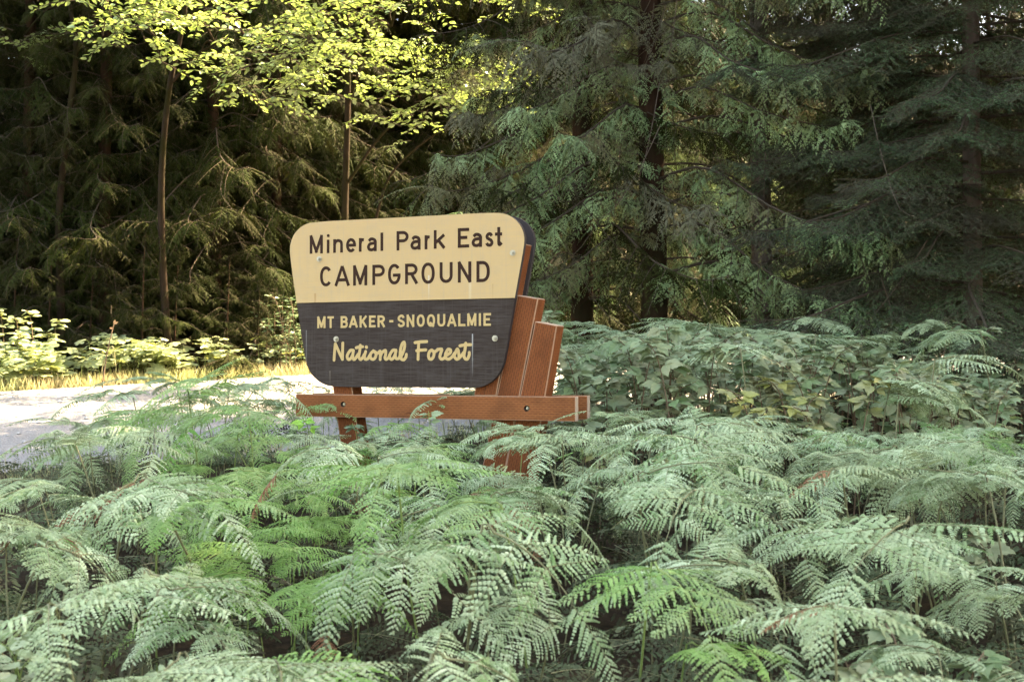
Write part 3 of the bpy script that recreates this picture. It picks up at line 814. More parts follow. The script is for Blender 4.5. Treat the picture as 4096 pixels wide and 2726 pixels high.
# ------------------------------------------------------------------ plant builders
def pinna_geo(seed, L, n, W, sp_leaf, lw, droop=0.25, bend=0.0, ang=68, lang=66, prof=0.85, tpl=PINNULE, once=False, axis_r=0.0016, sec_droop=0.35, lobe_min=2, curl=0.0, jit=0.0):
    """a feathered leaf along +X: n pairs of side leaflets, each with its own small lobes (or plain when once)"""
    r = np.random.default_rng(seed)
    g = Geo()
    t = np.linspace(0, 1, 14)
    ax = lambda t: np.stack([L * t * (1 - .08 * t), bend * L * t ** 2, -droop * L * t ** 2 + 0.02 * L * np.sin(3 * t + seed)], -1)
    g.tube(ax(t), np.linspace(axis_r, axis_r * .3, 14), 3, tint=0.9, m=1)
    for i in range(n):
        ti = ((i + 0.35) / n) ** 0.95
        if ti > .985: continue
        e = 0.01
        tan = unit(ax(np.array([ti + e]))[0] - ax(np.array([ti - e]))[0])
        lat = unit(np.cross([0, 0, 1], tan)); nrm = np.cross(tan, lat)
        w = W * (1 - ti) ** prof * (0.72 + 0.28 * min(1, ti / .12)) * r.uniform(.93, 1.05) + 0.004
        w0 = w
        for sd_ in (1, -1):
            if r.random() < .10 * jit: continue
            a = math.radians(ang - 18 * ti + r.normal(0, 3 + 10 * jit))
            w = w0 * (1 + jit * r.uniform(-.55, .35))
            tj = ti + (0.25 / n if sd_ < 0 else 0)
            b0 = ax(np.array([min(tj, 1)]))[0]
            d0 = math.cos(a) * tan + math.sin(a) * sd_ * lat
            tint = float(np.clip(0.5 + r.normal(0, .24), 0, 1))
            if once:
                g.stamp(tpl, b0, d0 - nrm * sec_droop * .3, nrm, w, lw, np.array([tint]))
                continue
            k = max(lobe_min, int(w / sp_leaf))
            u = (np.arange(k) + 0.5) / k
            pos = lambda u: b0 + d0 * (w * u)[:, None] + tan * (0.10 * w * u ** 2)[:, None] - nrm * (sec_droop * w * u ** 2)[:, None]
            P = pos(u)
            tn = pos(u + .02) - pos(u - .02); tn /= np.linalg.norm(tn, axis=1)[:, None]
            ll = lw * (1 - u) ** .75 * (0.75 + .25 * np.minimum(1, u / .2)) * (0.45 + 0.55 * (1 - ti)) + 0.0025
            nn = np.broadcast_to(nrm, P.shape) + r.normal(0, .12, P.shape) + r.normal(0, .22, 3)
            la = math.radians(lang)
            for s2 in (1, -1):
                lt = np.cross(nn, tn); lt /= np.linalg.norm(lt, axis=1)[:, None]
                dd = math.cos(la) * tn + math.sin(la) * s2 * lt - 0.22 * nn * (1 + curl)
                g.stamp(tpl, P, dd, nn + r.normal(0, .16, nn.shape), ll, w / k * (0.98 if tpl is PINNULE else .86), np.clip(tint + r.normal(0, .07, k), 0, 1))
            tip = pos(np.array([1.0]))
            g.stamp(tpl, P[-1:], tn[-1:], nn[-1:], w / k * 1.4, w / k * .6, np.array([tint]))
    return g

PN_BIG = [pinna_geo(s, 0.40, 17, 0.115, 0.0098, 0.0102, droop=.14 + .07 * (s % 4), bend=.05 * ((s % 3) - 1), sec_droop=.22 + .05 * (s % 3), jit=.32) for s in range(6)]
PN_MED = [pinna_geo(20 + s, 0.26, 13, 0.068, 0.0092, 0.0086, droop=.12 + .06 * (s % 4), bend=.06 * ((s % 3) - 1), sec_droop=.22 + .05 * (s % 3), jit=.32) for s in range(5)]
PN_TIP = [pinna_geo(40 + s, 0.40, 18, 0.105, 0.0098, 0.0098, droop=.22 + .10 * (s % 3), bend=.05 * ((s % 3) - 1), prof=.95, sec_droop=.22 + .05 * (s % 3), jit=.32) for s in range(4)]
LO_BIG = [pinna_geo(60 + s, 0.40, 14, 0.115, 0.019, 0.0115, droop=.3, tpl=PINNULE_FLAT) for s in range(3)]

def fern_plan(seed, lean=0.0, pairs=4, Lb=0.62, Hs=0.62):
    """stem path and the placement of every side leaf of one bracken frond (blade reaches towards +X)"""
    r = np.random.default_rng(1000 + seed)
    a0, a1 = math.radians(r.uniform(15, 55)), math.radians(r.uniform(-50, 6))
    path = [np.array([0, 0, -0.03]), np.array([0.02, r.normal(0, .01), Hs * .5]), np.array([0.06, r.normal(0, .02), Hs])]
    m = 9
    for i in range(1, m + 1):
        f = i / m
        a = a0 + (a1 - a0) * f ** .75
        path.append(path[-1] + np.array([math.cos(a), r.normal(0, .04), math.sin(a)]) * Lb * .62 / m)
    path = np.array(path)
    blade = path[2:]
    items = []
    for j in range(pairs):
        f = 0.02 + j / pairs * 0.96
        k = f * (len(blade) - 1); i = min(int(k), len(blade) - 2)
        p = blade[i] + (blade[i + 1] - blade[i]) * (k - i)
        tan = unit(blade[i + 1] - blade[i])
        lat = unit(np.cross([0, 0, 1.0], tan)); nrm = np.cross(tan, lat)
        ln = Lb * 0.66 * (1 - 0.62 * j / pairs) * r.uniform(.9, 1.1)
        for s in (1, -1):
            a = math.radians(72 - 14 * j / pairs + r.normal(0, 5))
            d = math.cos(a) * tan + math.sin(a) * s * lat + np.array([0, 0, .06 + r.normal(0, .12)])
            nn = nrm + s * lat * r.normal(-.05, .18) + tan * r.normal(.15, .12)
            items.append(('b' if ln > 0.27 else 'm', p, d, nn, ln))
    tan = unit(blade[-1] - blade[-2])
    lat = unit(np.cross([0, 0, 1.0], tan)); nrm = np.cross(tan, lat)
    items.append(('t', blade[-1], tan, nrm, Lb * r.uniform(.55, .66)))
    return path, items

MESH = {}
def fern_meshes(key, mats):
    if key not in MESH:
        MESH[key] = {'b': [g.mesh('pinna', *mats) for g in PN_BIG], 'm': [g.mesh('pinna', *mats) for g in PN_MED], 't': [g.mesh('pinna', *mats) for g in PN_TIP]}
    return MESH[key]
PLANS = [fern_plan(s, pairs=3 + s % 2, Lb=.44 + .04 * (s % 4), Hs=.66 + .04 * (s % 3)) for s in range(14)]
STEMS = {}
NOM = {'b': .40, 'm': .26, 't': .40}
def stem_mesh(i, mat):
    if (i, mat.name) not in STEMS:
        g = Geo(); P = PLANS[i][0]
        g.tube(curve(P, 22), np.linspace(.0036, .0010, 22), 5, tint=.5)
        STEMS[(i, mat.name)] = g.mesh('stem', mat, smooth=True)
    return STEMS[(i, mat.name)]
BLADES = {}
def blade_mesh(i, key, mats):
    """the leafy blade of a frond too small in the picture to tell its side leaves apart"""
    if (i, key) not in BLADES:
        rr = np.random.default_rng(70 + i); g = Geo()
        for kd, p, d, nn, ln in PLANS[i][1]:
            src = {'b': PN_BIG, 'm': PN_MED, 't': PN_TIP}[kd]
            g.join(src[rr.integers(len(src))], mat4(p, d, nn, ln / NOM[kd]))
        BLADES[(i, key)] = g.mesh('leaf_blade', *mats)
    return BLADES[(i, key)]

KEYS = {'mid': (M_MID, M_STEMG), 'dusty': (M_FERN, M_STEM), 'fresh': (M_FRESH, M_STEMG), 'dead': (M_DEADF, M_STEM)}
def fern(rr, x, y, az, sc, key, label, group, parts=True, tilt=(0, 0), cat='fern', dz=0.0):
    i = int(rr.integers(len(PLANS)))
    sc = sc * .80 / float(PLANS[i][0][:, 2].max())
    e = empty('bracken_fern', G(x, y, dz), az, sc, tilt)
    tag(e, label, cat, group)
    obj('stem', stem_mesh(i, KEYS[key][1]), e)
    if parts:
        ms = fern_meshes(key, KEYS[key])
        for kd, p, d, nn, ln in PLANS[i][1]:
            mm = fern_meshes('dead', KEYS['dead']) if rr.random() < .012 else ms
            obj('leaflet', mm[kd][rr.integers(len(mm[kd]))], e, matrix=Matrix(mat4(p, d, nn, ln / NOM[kd]).tolist()))
    else:
        obj('leaf_blade', blade_mesh(i, key, KEYS[key]), e)
    return e
def fern_top(x, y, sc, h=0.80):
    return proj(G(x, y, h * sc))[1]
def dsp(v): return v * 1.7386                           # from the 2356 px wide view to photograph pixels
SIL_X = [dsp(v) for v in (-400, 0, 80, 160, 270, 420, 600, 665, 690, 1080, 1115, 1235, 1260, 1335, 1360, 1500, 1900, 2050, 2356, 2800)]
SIL_Y = [dsp(v) for v in (1200, 1160, 1115, 1050, 955, 880, 890, 960, 988, 985, 1085, 1085, 980, 950, 930, 925, 965, 990, 980, 980)]
def sil(px): return np.interp(px, SIL_X, SIL_Y)

# ------------------------------------------------------------------ bracken thicket
rng = np.random.default_rng(11)
POSTS = [P0 + SU * u - SNF * .1 for u in (-.45, .25, .40)]
def clear_of_sign(x, y, rad=0.16):
    return all((p[0] - x) ** 2 + (p[1] - y) ** 2 > rad * rad for p in POSTS)
cands = []
yy = 1.75
while yy < 9.4:
    step = 0.275 + 0.017 * yy
    for xx in np.arange(-(0.47 * yy + .7), 0.47 * yy + .7, step):
        x = xx + rng.uniform(-.5, .5) * step; y = yy + rng.uniform(-.5, .5) * step
        if q_of(x, y) > 9.0 - rng.random() * .25 or not clear_of_sign(x, y): continue
        cands.append((x, y))
    yy += step * .92
made = 0
ferns_xy = []
for x, y in cands:
    behind_sign = np.dot(np.array([x, y, 0]) - P0 * [1, 1, 0], SNF) < -0.1
    sc = rng.uniform(.72, 1.12) * (.86 if y < 3.4 else 1.0)
    px = proj(G(x, y, .7))[0]
    lim = sil(px) if not (behind_sign and dsp(640) < px < dsp(1330)) else dsp(872)
    lim += dsp(rng.uniform(0, 26))
    for _ in range(14):
        if fern_top(x, y, sc) < lim: sc *= .93
    if sc < .42: continue
    ty = fern_top(x, y, sc) / 1.7386
    if 400 < px / 1.7386 < 900 and 965 < ty < 1400 and rng.random() < (.9 if 1030 < ty else .6): continue
    if px > dsp(1300) and y > 7.2 + rng.random() * 1.2: continue
    ferns_xy.append((x, y, sc, px))
GRP = 'dusty bracken ferns in the thicket'
for x, y, sc, px in ferns_xy:
    az = math.radians(-95) + rng.normal(0, 1.15)         # most blades lean out to the open side
    q = q_of(x, y)
    near_road = q > 7.9 and x < -.5
    by_sign = abs(np.dot(np.array([x, y, 0]) - P0 * [1, 1, 0], SU)) < 1.0 and abs(np.dot(np.array([x, y, 0]) - P0 * [1, 1, 0], SNF)) < 0.8
    if near_road: lab, grp = 'dusty grey-green bracken fern leaning over the gravel road edge', 'bracken ferns along the road edge'
    elif by_sign: lab, grp = 'dusty grey-green bracken fern growing around the sign posts', 'bracken ferns round the sign posts'
    else:
        LM = [((650, 1180), 'surrounding the bright lime-green young ferns'), ((60, 1450), 'next to the serrated nettles'), ((1830, 1000), 'below the yellowing salmonberry canes'),
              ((1060, 1150), 'close to the withered brown fern before the posts'), ((2120, 1480), 'among the low bramble sprigs'), ((2250, 1060), 'in front of the dark fir boughs'),
              ((1150, 1420), 'in the open bed well in front of the sign rail'), ((130, 1180), 'where the fern bank drops to the gravel road'), ((1560, 1250), 'between the stepped posts and the low bramble sprigs')]
        pp = proj(G(x, y, .7)); k_ = int(np.argmin([(pp[0] / 1.7386 - a) ** 2 + (pp[1] / 1.7386 - b) ** 2 for (a, b), _ in LM]))
        size = 'tall' if sc > .95 else ('short' if sc < .72 else 'middling')
        lab, grp = f'{size} dusty grey-green bracken fern {LM[k_][1]}', f'{size} ferns {LM[k_][1]}'
    dg_ = math.hypot(px / 1.7386 - 640, fern_top(x, y, sc) / 1.7386 - 1150)
    key = 'mid' if rng.random() < (.55 if dg_ < 380 else .10) else 'dusty'
    if key == 'mid': lab, grp = lab.replace('dusty grey-green', 'less dusty mid-green'), grp + ' (greener)'
    fern(rng, x, y, az, sc, key, lab, grp, parts=y < 5.6, tilt=(rng.normal(.10, .17), rng.normal(.05, .17)))
    made += 1
# younger, bright green fronds
for (px, py, Y, sc, adz) in [(560, 1080, 6.3, .85, -60), (640, 1040, 6.6, .8, -20), (700, 1075, 6.2, .8, -120), (470, 1085, 6.2, .8, -150), (760, 1095, 6.0, .8, -80), (520, 1130, 5.5, .78, -100),
                             (640, 1120, 5.6, .8, -70), (730, 1150, 5.3, .8, -95), (810, 1130, 5.4, .75, -30), (560, 1220, 4.5, .72, -140), (680, 1270, 4.3, .85, -70), (760, 1190, 4.8, .85, -60),
                             (700, 1390, 3.6, .72, -60), (860, 985, 6.8, .8, -30), (590, 1000, 6.9, .8, -150), (610, 1150, 5.0, .8, -110), (690, 1190, 4.8, .8, -40), (500, 1190, 4.9, .8, -160), (620, 1250, 4.3, .8, -90), (720, 1110, 5.8, .8, 0), (480, 1050, 6.5, .8, 170), (820, 1200, 4.7, .8, -20), (780, 1050, 6.4, .8, -60), (650, 1330, 3.8, .8, -60), (560, 1320, 3.9, .8, -150), (440, 1120, 5.8, .8, -130), (840, 1080, 5.9, .8, -50), (590, 1090, 6.0, .8, -90), (670, 1230, 4.5, .8, -80), (540, 1260, 4.3, .8, -100), (760, 1330, 3.9, .8, -50), (830, 1270, 4.3, .8, -60), (900, 1480, 2.9, .7, -95), (1530, 1500, 2.9, .62, -60)]:
    p = at(dsp(px), dsp(py - 14), Y)
    fern(rng, p[0], p[1], math.radians(adz) + rng.normal(0, .3), float(np.clip((p[2] - gz(p[0], p[1])) / .80, .5, 1.3)), 'fresh',
         'young bright lime-green bracken fern among the dusty grey ones', 'bright green young bracken ferns', tilt=(rng.normal(0, .08), rng.normal(0, .08)))
# single dead frond
p = at(dsp(1055), dsp(1090), 5.9)
fern(rng, p[0], p[1], math.radians(-40), .62, 'dead', 'withered reddish-brown dead bracken fern below the sign rail', None, tilt=(.2, .6))
# taller fronds that stand out against the road and the dark trees
for (px, py, Y, adz, kf) in [(455, 855, 7.6, -165, 0), (520, 885, 7.4, -20, 0), (330, 900, 7.4, 170, 0), (200, 965, 6.9, 180, 0), (620, 880, 8.2, -160, 0), (690, 870, 8.6, 180, 0),
                             (2000, 870, 6.9, -10, 1), (2040, 905, 6.7, 20, 1), (1290, 985, 6.2, -80, 1), (1240, 975, 6.3, -150, 1), (1345, 1005, 6.0, -60, 1), (1440, 760, 10.2, -150, 1), (1500, 745, 10.6, -30, 1),
                             (1385, 775, 10.0, 170, 1), (1560, 760, 10.4, 10, 1), (1640, 755, 10.8, -60, 1), (1330, 800, 9.6, -120, 1), (2330, 975, 6.2, 190, 1), (2200, 1010, 5.8, 160, 1)]:
    p = at(dsp(px), dsp(py), Y)
    fern(rng, p[0], p[1], math.radians(adz), float(np.clip((p[2] - gz(p[0], p[1])) / .80, .5, 1.6)), 'dusty',
         'tall dusty bracken fern rising above the road edge thicket' if not kf else 'tall dusty bracken fern rising out of the bramble thicket beside the sign',
         'tall ferns by the road' if not kf else 'tall ferns in the bramble thicket', tilt=(rng.normal(0, .06), rng.normal(0, .06)))

# low tangle under the thicket, too dense to count
g = Geo()
rr = np.random.default_rng(3)
k = 0
while k < 1500:
    y = rr.uniform(1.6, 10.2); x = rr.uniform(-1, 1) * (.47 * y + .8)
    if q_of(x, y) > 8.9: continue
    k += 1
    h = rr.uniform(.10, .46)
    px, py = proj(G(x, y, h + .05))
    if py < sil(px): h *= .5
    d = np.array([math.cos(rr.uniform(0, 6.28)), math.sin(rr.uniform(0, 6.28)), rr.uniform(-.25, .2)])
    g.join(LO_BIG[rr.integers(3)], mat4(G(x, y, h), d, np.array([rr.normal(0, .3), rr.normal(-.2, .3), 1]), rr.uniform(.7, 1.25)), tint_add=rr.normal(0, .15))
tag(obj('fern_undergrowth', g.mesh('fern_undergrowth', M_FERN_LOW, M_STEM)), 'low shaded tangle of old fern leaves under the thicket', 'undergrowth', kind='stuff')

# ------------------------------------------------------------------ leafy shrubs and canes
def compound_leaf(seed, L, tpl=SERRATED, three=True, pet=0.35):
    """a stalked leaf of three pointed leaflets (or one) along +X, hanging a little"""
    r = np.random.default_rng(seed); g = Geo()
    e = np.array([L * pet, 0, -.02 * L])
    g.tube([[0, 0, 0], e], [.0018, .0012], 3, tint=.4, m=1)
    ds = [(0, 1.0)] + ([(62, .85), (-62, .85)] if three else [])
    for a, s in ds:
        a = math.radians(a + r.normal(0, 6))
        d = np.array([math.cos(a), math.sin(a), -.16 + r.normal(0, .12)])
        g.stamp(tpl, e, d, np.array([r.normal(0, .15), r.normal(0, .15), 1]), L * s * r.uniform(.9, 1.05), L * .62 * s, np.array([np.clip(.5 + r.normal(0, .2), 0, 1)]))
    return g
def cane(rr, name, loc, lean, az, H, leaves, meshes, stem_m, label, cat, group, spread=.35, leaf_s=1.0, r0=.006, low=.25, droop=.25, face=None):
    """an arching stem with leaves set round it, each leaf its own part"""
    e = empty(name, loc)
    tag(e, label, cat, group)
    dx, dy = math.cos(az) * lean, math.sin(az) * lean
    P = curve([[0, 0, -.03], [dx * .2, dy * .2, H * .45], [dx * .6, dy * .6, H * .85], [dx * 1.1, dy * 1.1, H * (1 - droop * .2)]], 14)
    g = Geo(); g.tube(P, np.linspace(r0, r0 * .3, 14), 5)
    obj('stem', g.mesh('stem', stem_m, smooth=True), e)
    for i in range(leaves):
        f = low + (1 - low) * (i + rr.random() * .6) / leaves
        p = P[min(13, int(f * 13))]
        a = i * 2.4 + rr.normal(0, .4)
        d = np.array([math.cos(a), math.sin(a), rr.uniform(-.05, .35)])
        up = np.array([rr.normal(0, .22), rr.normal(-.45, .25), 1.0])
        s = leaf_s * rr.uniform(.75, 1.15) * (1.1 - .35 * f)
        obj('leaf', meshes[rr.integers(len(meshes))], e, matrix=Matrix(mat4(p, d, up, s).tolist()))
    return e
LEAF_BERRY = [compound_leaf(s, .105).mesh('leaf', M_BERRY, M_CANE) for s in range(5)]
LEAF_YELL = [compound_leaf(10 + s, .095).mesh('leaf', M_YELLOW, M_CANE) for s in range(4)]
LEAF_BROWN = [compound_leaf(16 + s, .08).mesh('leaf', M_BROWNLEAF, M_CANE) for s in range(2)]
LEAF_SPRIG = [compound_leaf(20 + s, .075).mesh('leaf', M_SPRIG, M_STEMG) for s in range(3)]
LEAF_DARK = [compound_leaf(24 + s, .08).mesh('leaf', M_SALAL, M_CANE) for s in range(3)]
LEAF_OVAL = [compound_leaf(30 + s, .075, OVAL, False, .2).mesh('leaf', M_SALAL, M_CANE) for s in range(3)]
LEAF_OVALV = [compound_leaf(34 + s, .085, OVAL, False, .2).mesh('leaf', M_VERGE, M_STEMG) for s in range(3)]
LEAF_NETTLE = [compound_leaf(38 + s, .085, SERRATED, False, .2).mesh('leaf', M_BERRY, M_STEMG) for s in range(3)]
LEAF_LOBED = [compound_leaf(44 + s, .17, LOBED, False, .25).mesh('leaf', M_VERGE, M_STEMG) for s in range(4)]
LEAF_LOBED_S = [compound_leaf(50 + s, .15, LOBED, False, .25).mesh('leaf', M_SALAL, M_STEMG) for s in range(3)]

rb = np.random.default_rng(21)
BER_X = [dsp(v) for v in (1290, 1340, 1480, 1640, 1800, 1950, 2080, 2356)]
BER_Y = [dsp(v) for v in (850, 755, 718, 715, 735, 740, 805, 850)]
n_b = 0
while n_b < 230:
    y = 6.9 + 4.4 * rb.random() ** .75; px = dsp(rb.uniform(1300, 2330))
    x = (px - CX) / FPX * y
    if q_of(x, y) > 8.8 or not clear_of_sign(x, y, .3): continue
    if px < dsp(1345) and y < 7.6: continue
    if rb.random() < .11:
        fern(rb, x, y, rb.uniform(0, 6.28), rb.uniform(.95, 1.35), 'dusty', 'dusty bracken fern mixed into the bramble mound beside the sign', 'ferns within the bramble mound', parts=False)
        n_b += 1; continue
    lim = np.interp(px, BER_X, BER_Y) + dsp(rb.uniform(0, 55))
    H = rb.uniform(.8, 1.5)
    for _ in range(12):
        if proj(G(x, y, H))[1] < lim: H *= .93
    if H < .3: continue
    n_b += 1
    cane(rb, 'salmonberry_cane', G(x, y), rb.uniform(.1, .35), rb.uniform(0, 6.28), H, int(rb.integers(11, 16)), LEAF_BERRY, M_CANE,
         ('tall' if H > 1.0 else 'low') + ' dusty green salmonberry cane ' + ('beside the stepped sign posts' if px < dsp(1560) else 'under the large pale cedar' if px < dsp(1760) else 'around the yellowing canes' if px < dsp(2020) else 'at the foot of the dark fir'),
         'shrub', 'salmonberry canes of the bramble mound', leaf_s=rb.uniform(.95, 1.3), low=.4)
for i in range(34):
    y = rb.uniform(9.5, 13.2); px = dsp(rb.uniform(1980, 2370)); x = (px - CX) / FPX * y
    cane(rb, 'salmonberry_cane', G(x, y), rb.uniform(.1, .3), rb.uniform(0, 6.28), rb.uniform(.8, 1.15), 13, LEAF_BERRY if i % 3 else LEAF_DARK, M_CANE,
         'shaded salmonberry cane growing under the low boughs of the dark fir', 'shrub', 'canes under the dark fir', leaf_s=1.15, low=.3)
for px, py, Y in [(1760, 875, 6.85), (1820, 890, 6.8), (1900, 915, 6.75), (1700, 915, 6.8), (1960, 850, 6.9), (1840, 850, 7.0), (1600, 1010, 6.8), (1380, 1030, 6.9), (1490, 1040, 6.7)]:
    p = at(dsp(px), dsp(py), Y)
    H = max(.3, p[2] - gz(p[0], p[1]))
    cane(rb, 'salmonberry_cane', G(p[0], p[1]), .2, rb.uniform(0, 6.28), H, 8, LEAF_YELL, M_CANE, 'salmonberry cane with yellowing autumn leaves among dusty green ones', 'shrub',
         'yellowing salmonberry canes', leaf_s=1.1, low=.55)
p = at(dsp(1945), dsp(1000), 6.9)
cane(rb, 'salmonberry_cane', G(p[0], p[1]), .15, 1.0, p[2] - gz(p[0], p[1]), 6, LEAF_BROWN, M_CANE, 'withered bramble cane with curled brown leaves near the yellowing ones', 'shrub', None, low=.6)
for px, py, Y, ms, lab, nm in [(725, 948, 6.75, LEAF_SPRIG, 'fresh lime-green bramble sprig overlapping the end of the front rail', 'bramble_sprig'),
                               (832, 960, 6.75, LEAF_DARK, 'dull dark green bramble sprig hanging before the slanting post', 'bramble_sprig'),
                               (990, 930, 6.6, LEAF_NETTLE, 'small pale leafy plant sticking up in front of the rail middle', 'leafy_plant'),
                               (1190, 965, 6.5, LEAF_DARK, 'dark green leafy sprig poking up below the bolted rail end', 'bramble_sprig')]:
    p = at(dsp(px), dsp(py), Y)
    cane(rb, nm, G(p[0], p[1]), .06, rb.uniform(0, 6.28), p[2] - gz(p[0], p[1]), 7, ms, M_STEMG, lab, 'plant', None, leaf_s=.9, low=.72, r0=.004)
for px, py, Y in [(35, 1420, 3.4), (80, 1450, 3.2), (20, 1480, 3.1), (110, 1400, 3.5), (60, 1520, 2.9), (5, 1390, 3.6)]:
    p = at(dsp(px), dsp(py), Y)
    cane(rb, 'nettle_plant', G(p[0], p[1]), .08, rb.uniform(0, 6.28), max(.2, p[2] - gz(p[0], p[1])), 12, LEAF_NETTLE, M_STEMG, 'dusty serrated-leaf nettle at the end of the fern bank near the road', 'plant', 'nettles by the fern bank',
         leaf_s=.75, low=.3, r0=.004)
for px, py, Y in [(2100, 1440, 3.1), (2200, 1500, 2.9), (2000, 1530, 2.8), (2330, 1210, 4.2)]:
    p = at(dsp(px), dsp(py), Y)
    cane(rb, 'bramble_sprig', G(p[0], p[1]), .15, rb.uniform(0, 6.28), max(.2, p[2] - gz(p[0], p[1])), 9, LEAF_BERRY, M_CANE, 'grey dusty bramble sprig growing low between the big fern fronds', 'plant', 'bramble sprigs between ferns', leaf_s=.9, low=.3)

# far verge of the road: broad-leaved plants, shrub, grass
rv = np.random.default_rng(31)
for i in range(150):
    s = rv.uniform(2.4, 10.5) if i > 70 else rv.uniform(2.8, 6.5); q = Q_FAR + .10 + abs(rv.normal(0, .5))
    p = sq(s, q)
    cane(rv, 'coltsfoot_plant', G(p[0], p[1]), .08, rv.uniform(0, 6.28), rv.uniform(.2, .55) * (1 + .25 * (q - Q_FAR)), int(rv.integers(5, 8)), LEAF_LOBED, M_STEMG,
         'broad-leaved coltsfoot plant along the far verge of the gravel road', 'plant', 'coltsfoot along the far verge', leaf_s=rv.uniform(1.1, 1.8), low=.5, r0=.005)
for i in range(9):
    p = at(dsp(-20 + i * 17), dsp(800), 15.9 + .12 * (i % 3))
    cane(rv, 'verge_shrub', G(p[0], p[1]), .12, rv.uniform(0, 6.28), rv.uniform(.7, 1.1), 30, LEAF_OVALV, M_CANE, 'sunlit oval-leaved shrub stem at the road verge before the dark cedars', 'shrub', 'sunlit shrub stems on the verge', leaf_s=1.6, low=.15)
for i in range(26):
    p = at(dsp(rv.uniform(610, 705)), dsp(800), rv.uniform(17.6, 18.8))
    cane(rv, 'understorey_shrub', G(p[0], p[1]), .25, rv.uniform(0, 6.28), rv.uniform(.5, 1.25), 18, LEAF_OVAL, M_CANE, 'shaded oval-leaved shrub stem at the forest edge just beyond the sign', 'shrub', 'shaded shrub stems behind the sign', leaf_s=1.35, low=.15)
for i in range(9):
    p = at(dsp(rv.uniform(1235, 1300)), dsp(720), rv.uniform(9.8, 10.4))
    cane(rv, 'understorey_shrub', G(p[0], p[1]), .15, rv.uniform(0, 6.28), rv.uniform(1.0, 1.25), 14, LEAF_NETTLE, M_CANE, 'pale leafy shrub stem behind the shortest stepped post', 'shrub', 'pale shrub stems behind the posts', leaf_s=1.0, low=.55)
p = at(dsp(262), dsp(745), 15.6)                        # leaning dry stalk
e = empty('dry_weed_stalk', G(*(at(dsp(235), dsp(820), 15.6)[:2])))
tag(e, 'single leaning reddish dry weed stalk with drooping blades on the sunny verge', 'weed')
g = Geo(); dv = p - np.array(e.location)
g.tube(curve([[0, 0, -.02], dv * .5 + [-.02, 0, 0], dv], 8), np.linspace(.011, .006, 8), 5)
obj('stem', g.mesh('stem', M_CANE, smooth=True), e)
for f, hx in ((.62, .07), (.5, .10), (.4, -.06)):
    g = Geo(); b = dv * f
    g.tube(curve([b, b + [hx * .6, 0, .03], b + [hx, 0, -.10], b + [hx * 1.02, 0, -.22]], 8), [.004, .008, .009, .009, .008, .006, .004, .002], 4)
    obj('leaf', g.mesh('leaf', M_GRASS), e)
g = Geo(); g.stamp(OVAL, np.array([dv, dv, dv - [0, 0, .06]]), np.array([[.3, 0, 1], [.8, 0, .4], [-1, 0, .2]]), np.array([[0, -1, 0]] * 3), .06, .03)
obj('seed_head', g.mesh('seed_head', M_BROWNLEAF), e)

g = Geo()                                               # verge grass
k = 12000
s = rv.uniform(0, 14, k); q = Q_FAR - .15 + np.abs(rv.normal(0, .38, k))
pts = np.stack([RD[0] * s + RN[0] * q, RD[1] * s + RN[1] * q], 1)
base = np.column_stack([pts, gz(pts[:, 0], pts[:, 1])])
d = np.column_stack([rv.normal(0, .35, k), rv.normal(0, .35, k), np.ones(k)])
nn = np.column_stack([rv.normal(0, 1, k), rv.normal(0, 1, k), np.full(k, .1)])
g.stamp(PINNULE_FLAT, base, d, nn, rv.uniform(.06, .24, k), rv.uniform(.005, .010, k), rv.random(k))
tag(obj('verge_grass', g.mesh('verge_grass', M_GRASS)), 'dry yellow-green grass strip along the far edge of the road', 'grass', kind='stuff')
g = Geo()
k = 5000
s = rv.uniform(-6, 14, k); q = Q_NEAR - .2 + np.abs(rv.normal(0, .22, k)) * np.sign(rv.normal(-.4, 1, k))
pts = np.stack([RD[0] * s + RN[0] * q, RD[1] * s + RN[1] * q], 1)
base = np.column_stack([pts, gz(pts[:, 0], pts[:, 1])])
d = np.column_stack([rv.normal(0, .4, k), rv.normal(0, .4, k), np.ones(k)])
nn = np.column_stack([rv.normal(0, 1, k), rv.normal(0, 1, k), np.full(k, .1)])
g.stamp(PINNULE_FLAT, base, d, nn, rv.uniform(.05, .18, k), rv.uniform(.004, .008, k), rv.random(k))
tag(obj('near_verge_grass', g.mesh('near_verge_grass', M_GRASS)), 'thin short grass along the near edge of the road behind the ferns', 'grass', kind='stuff')

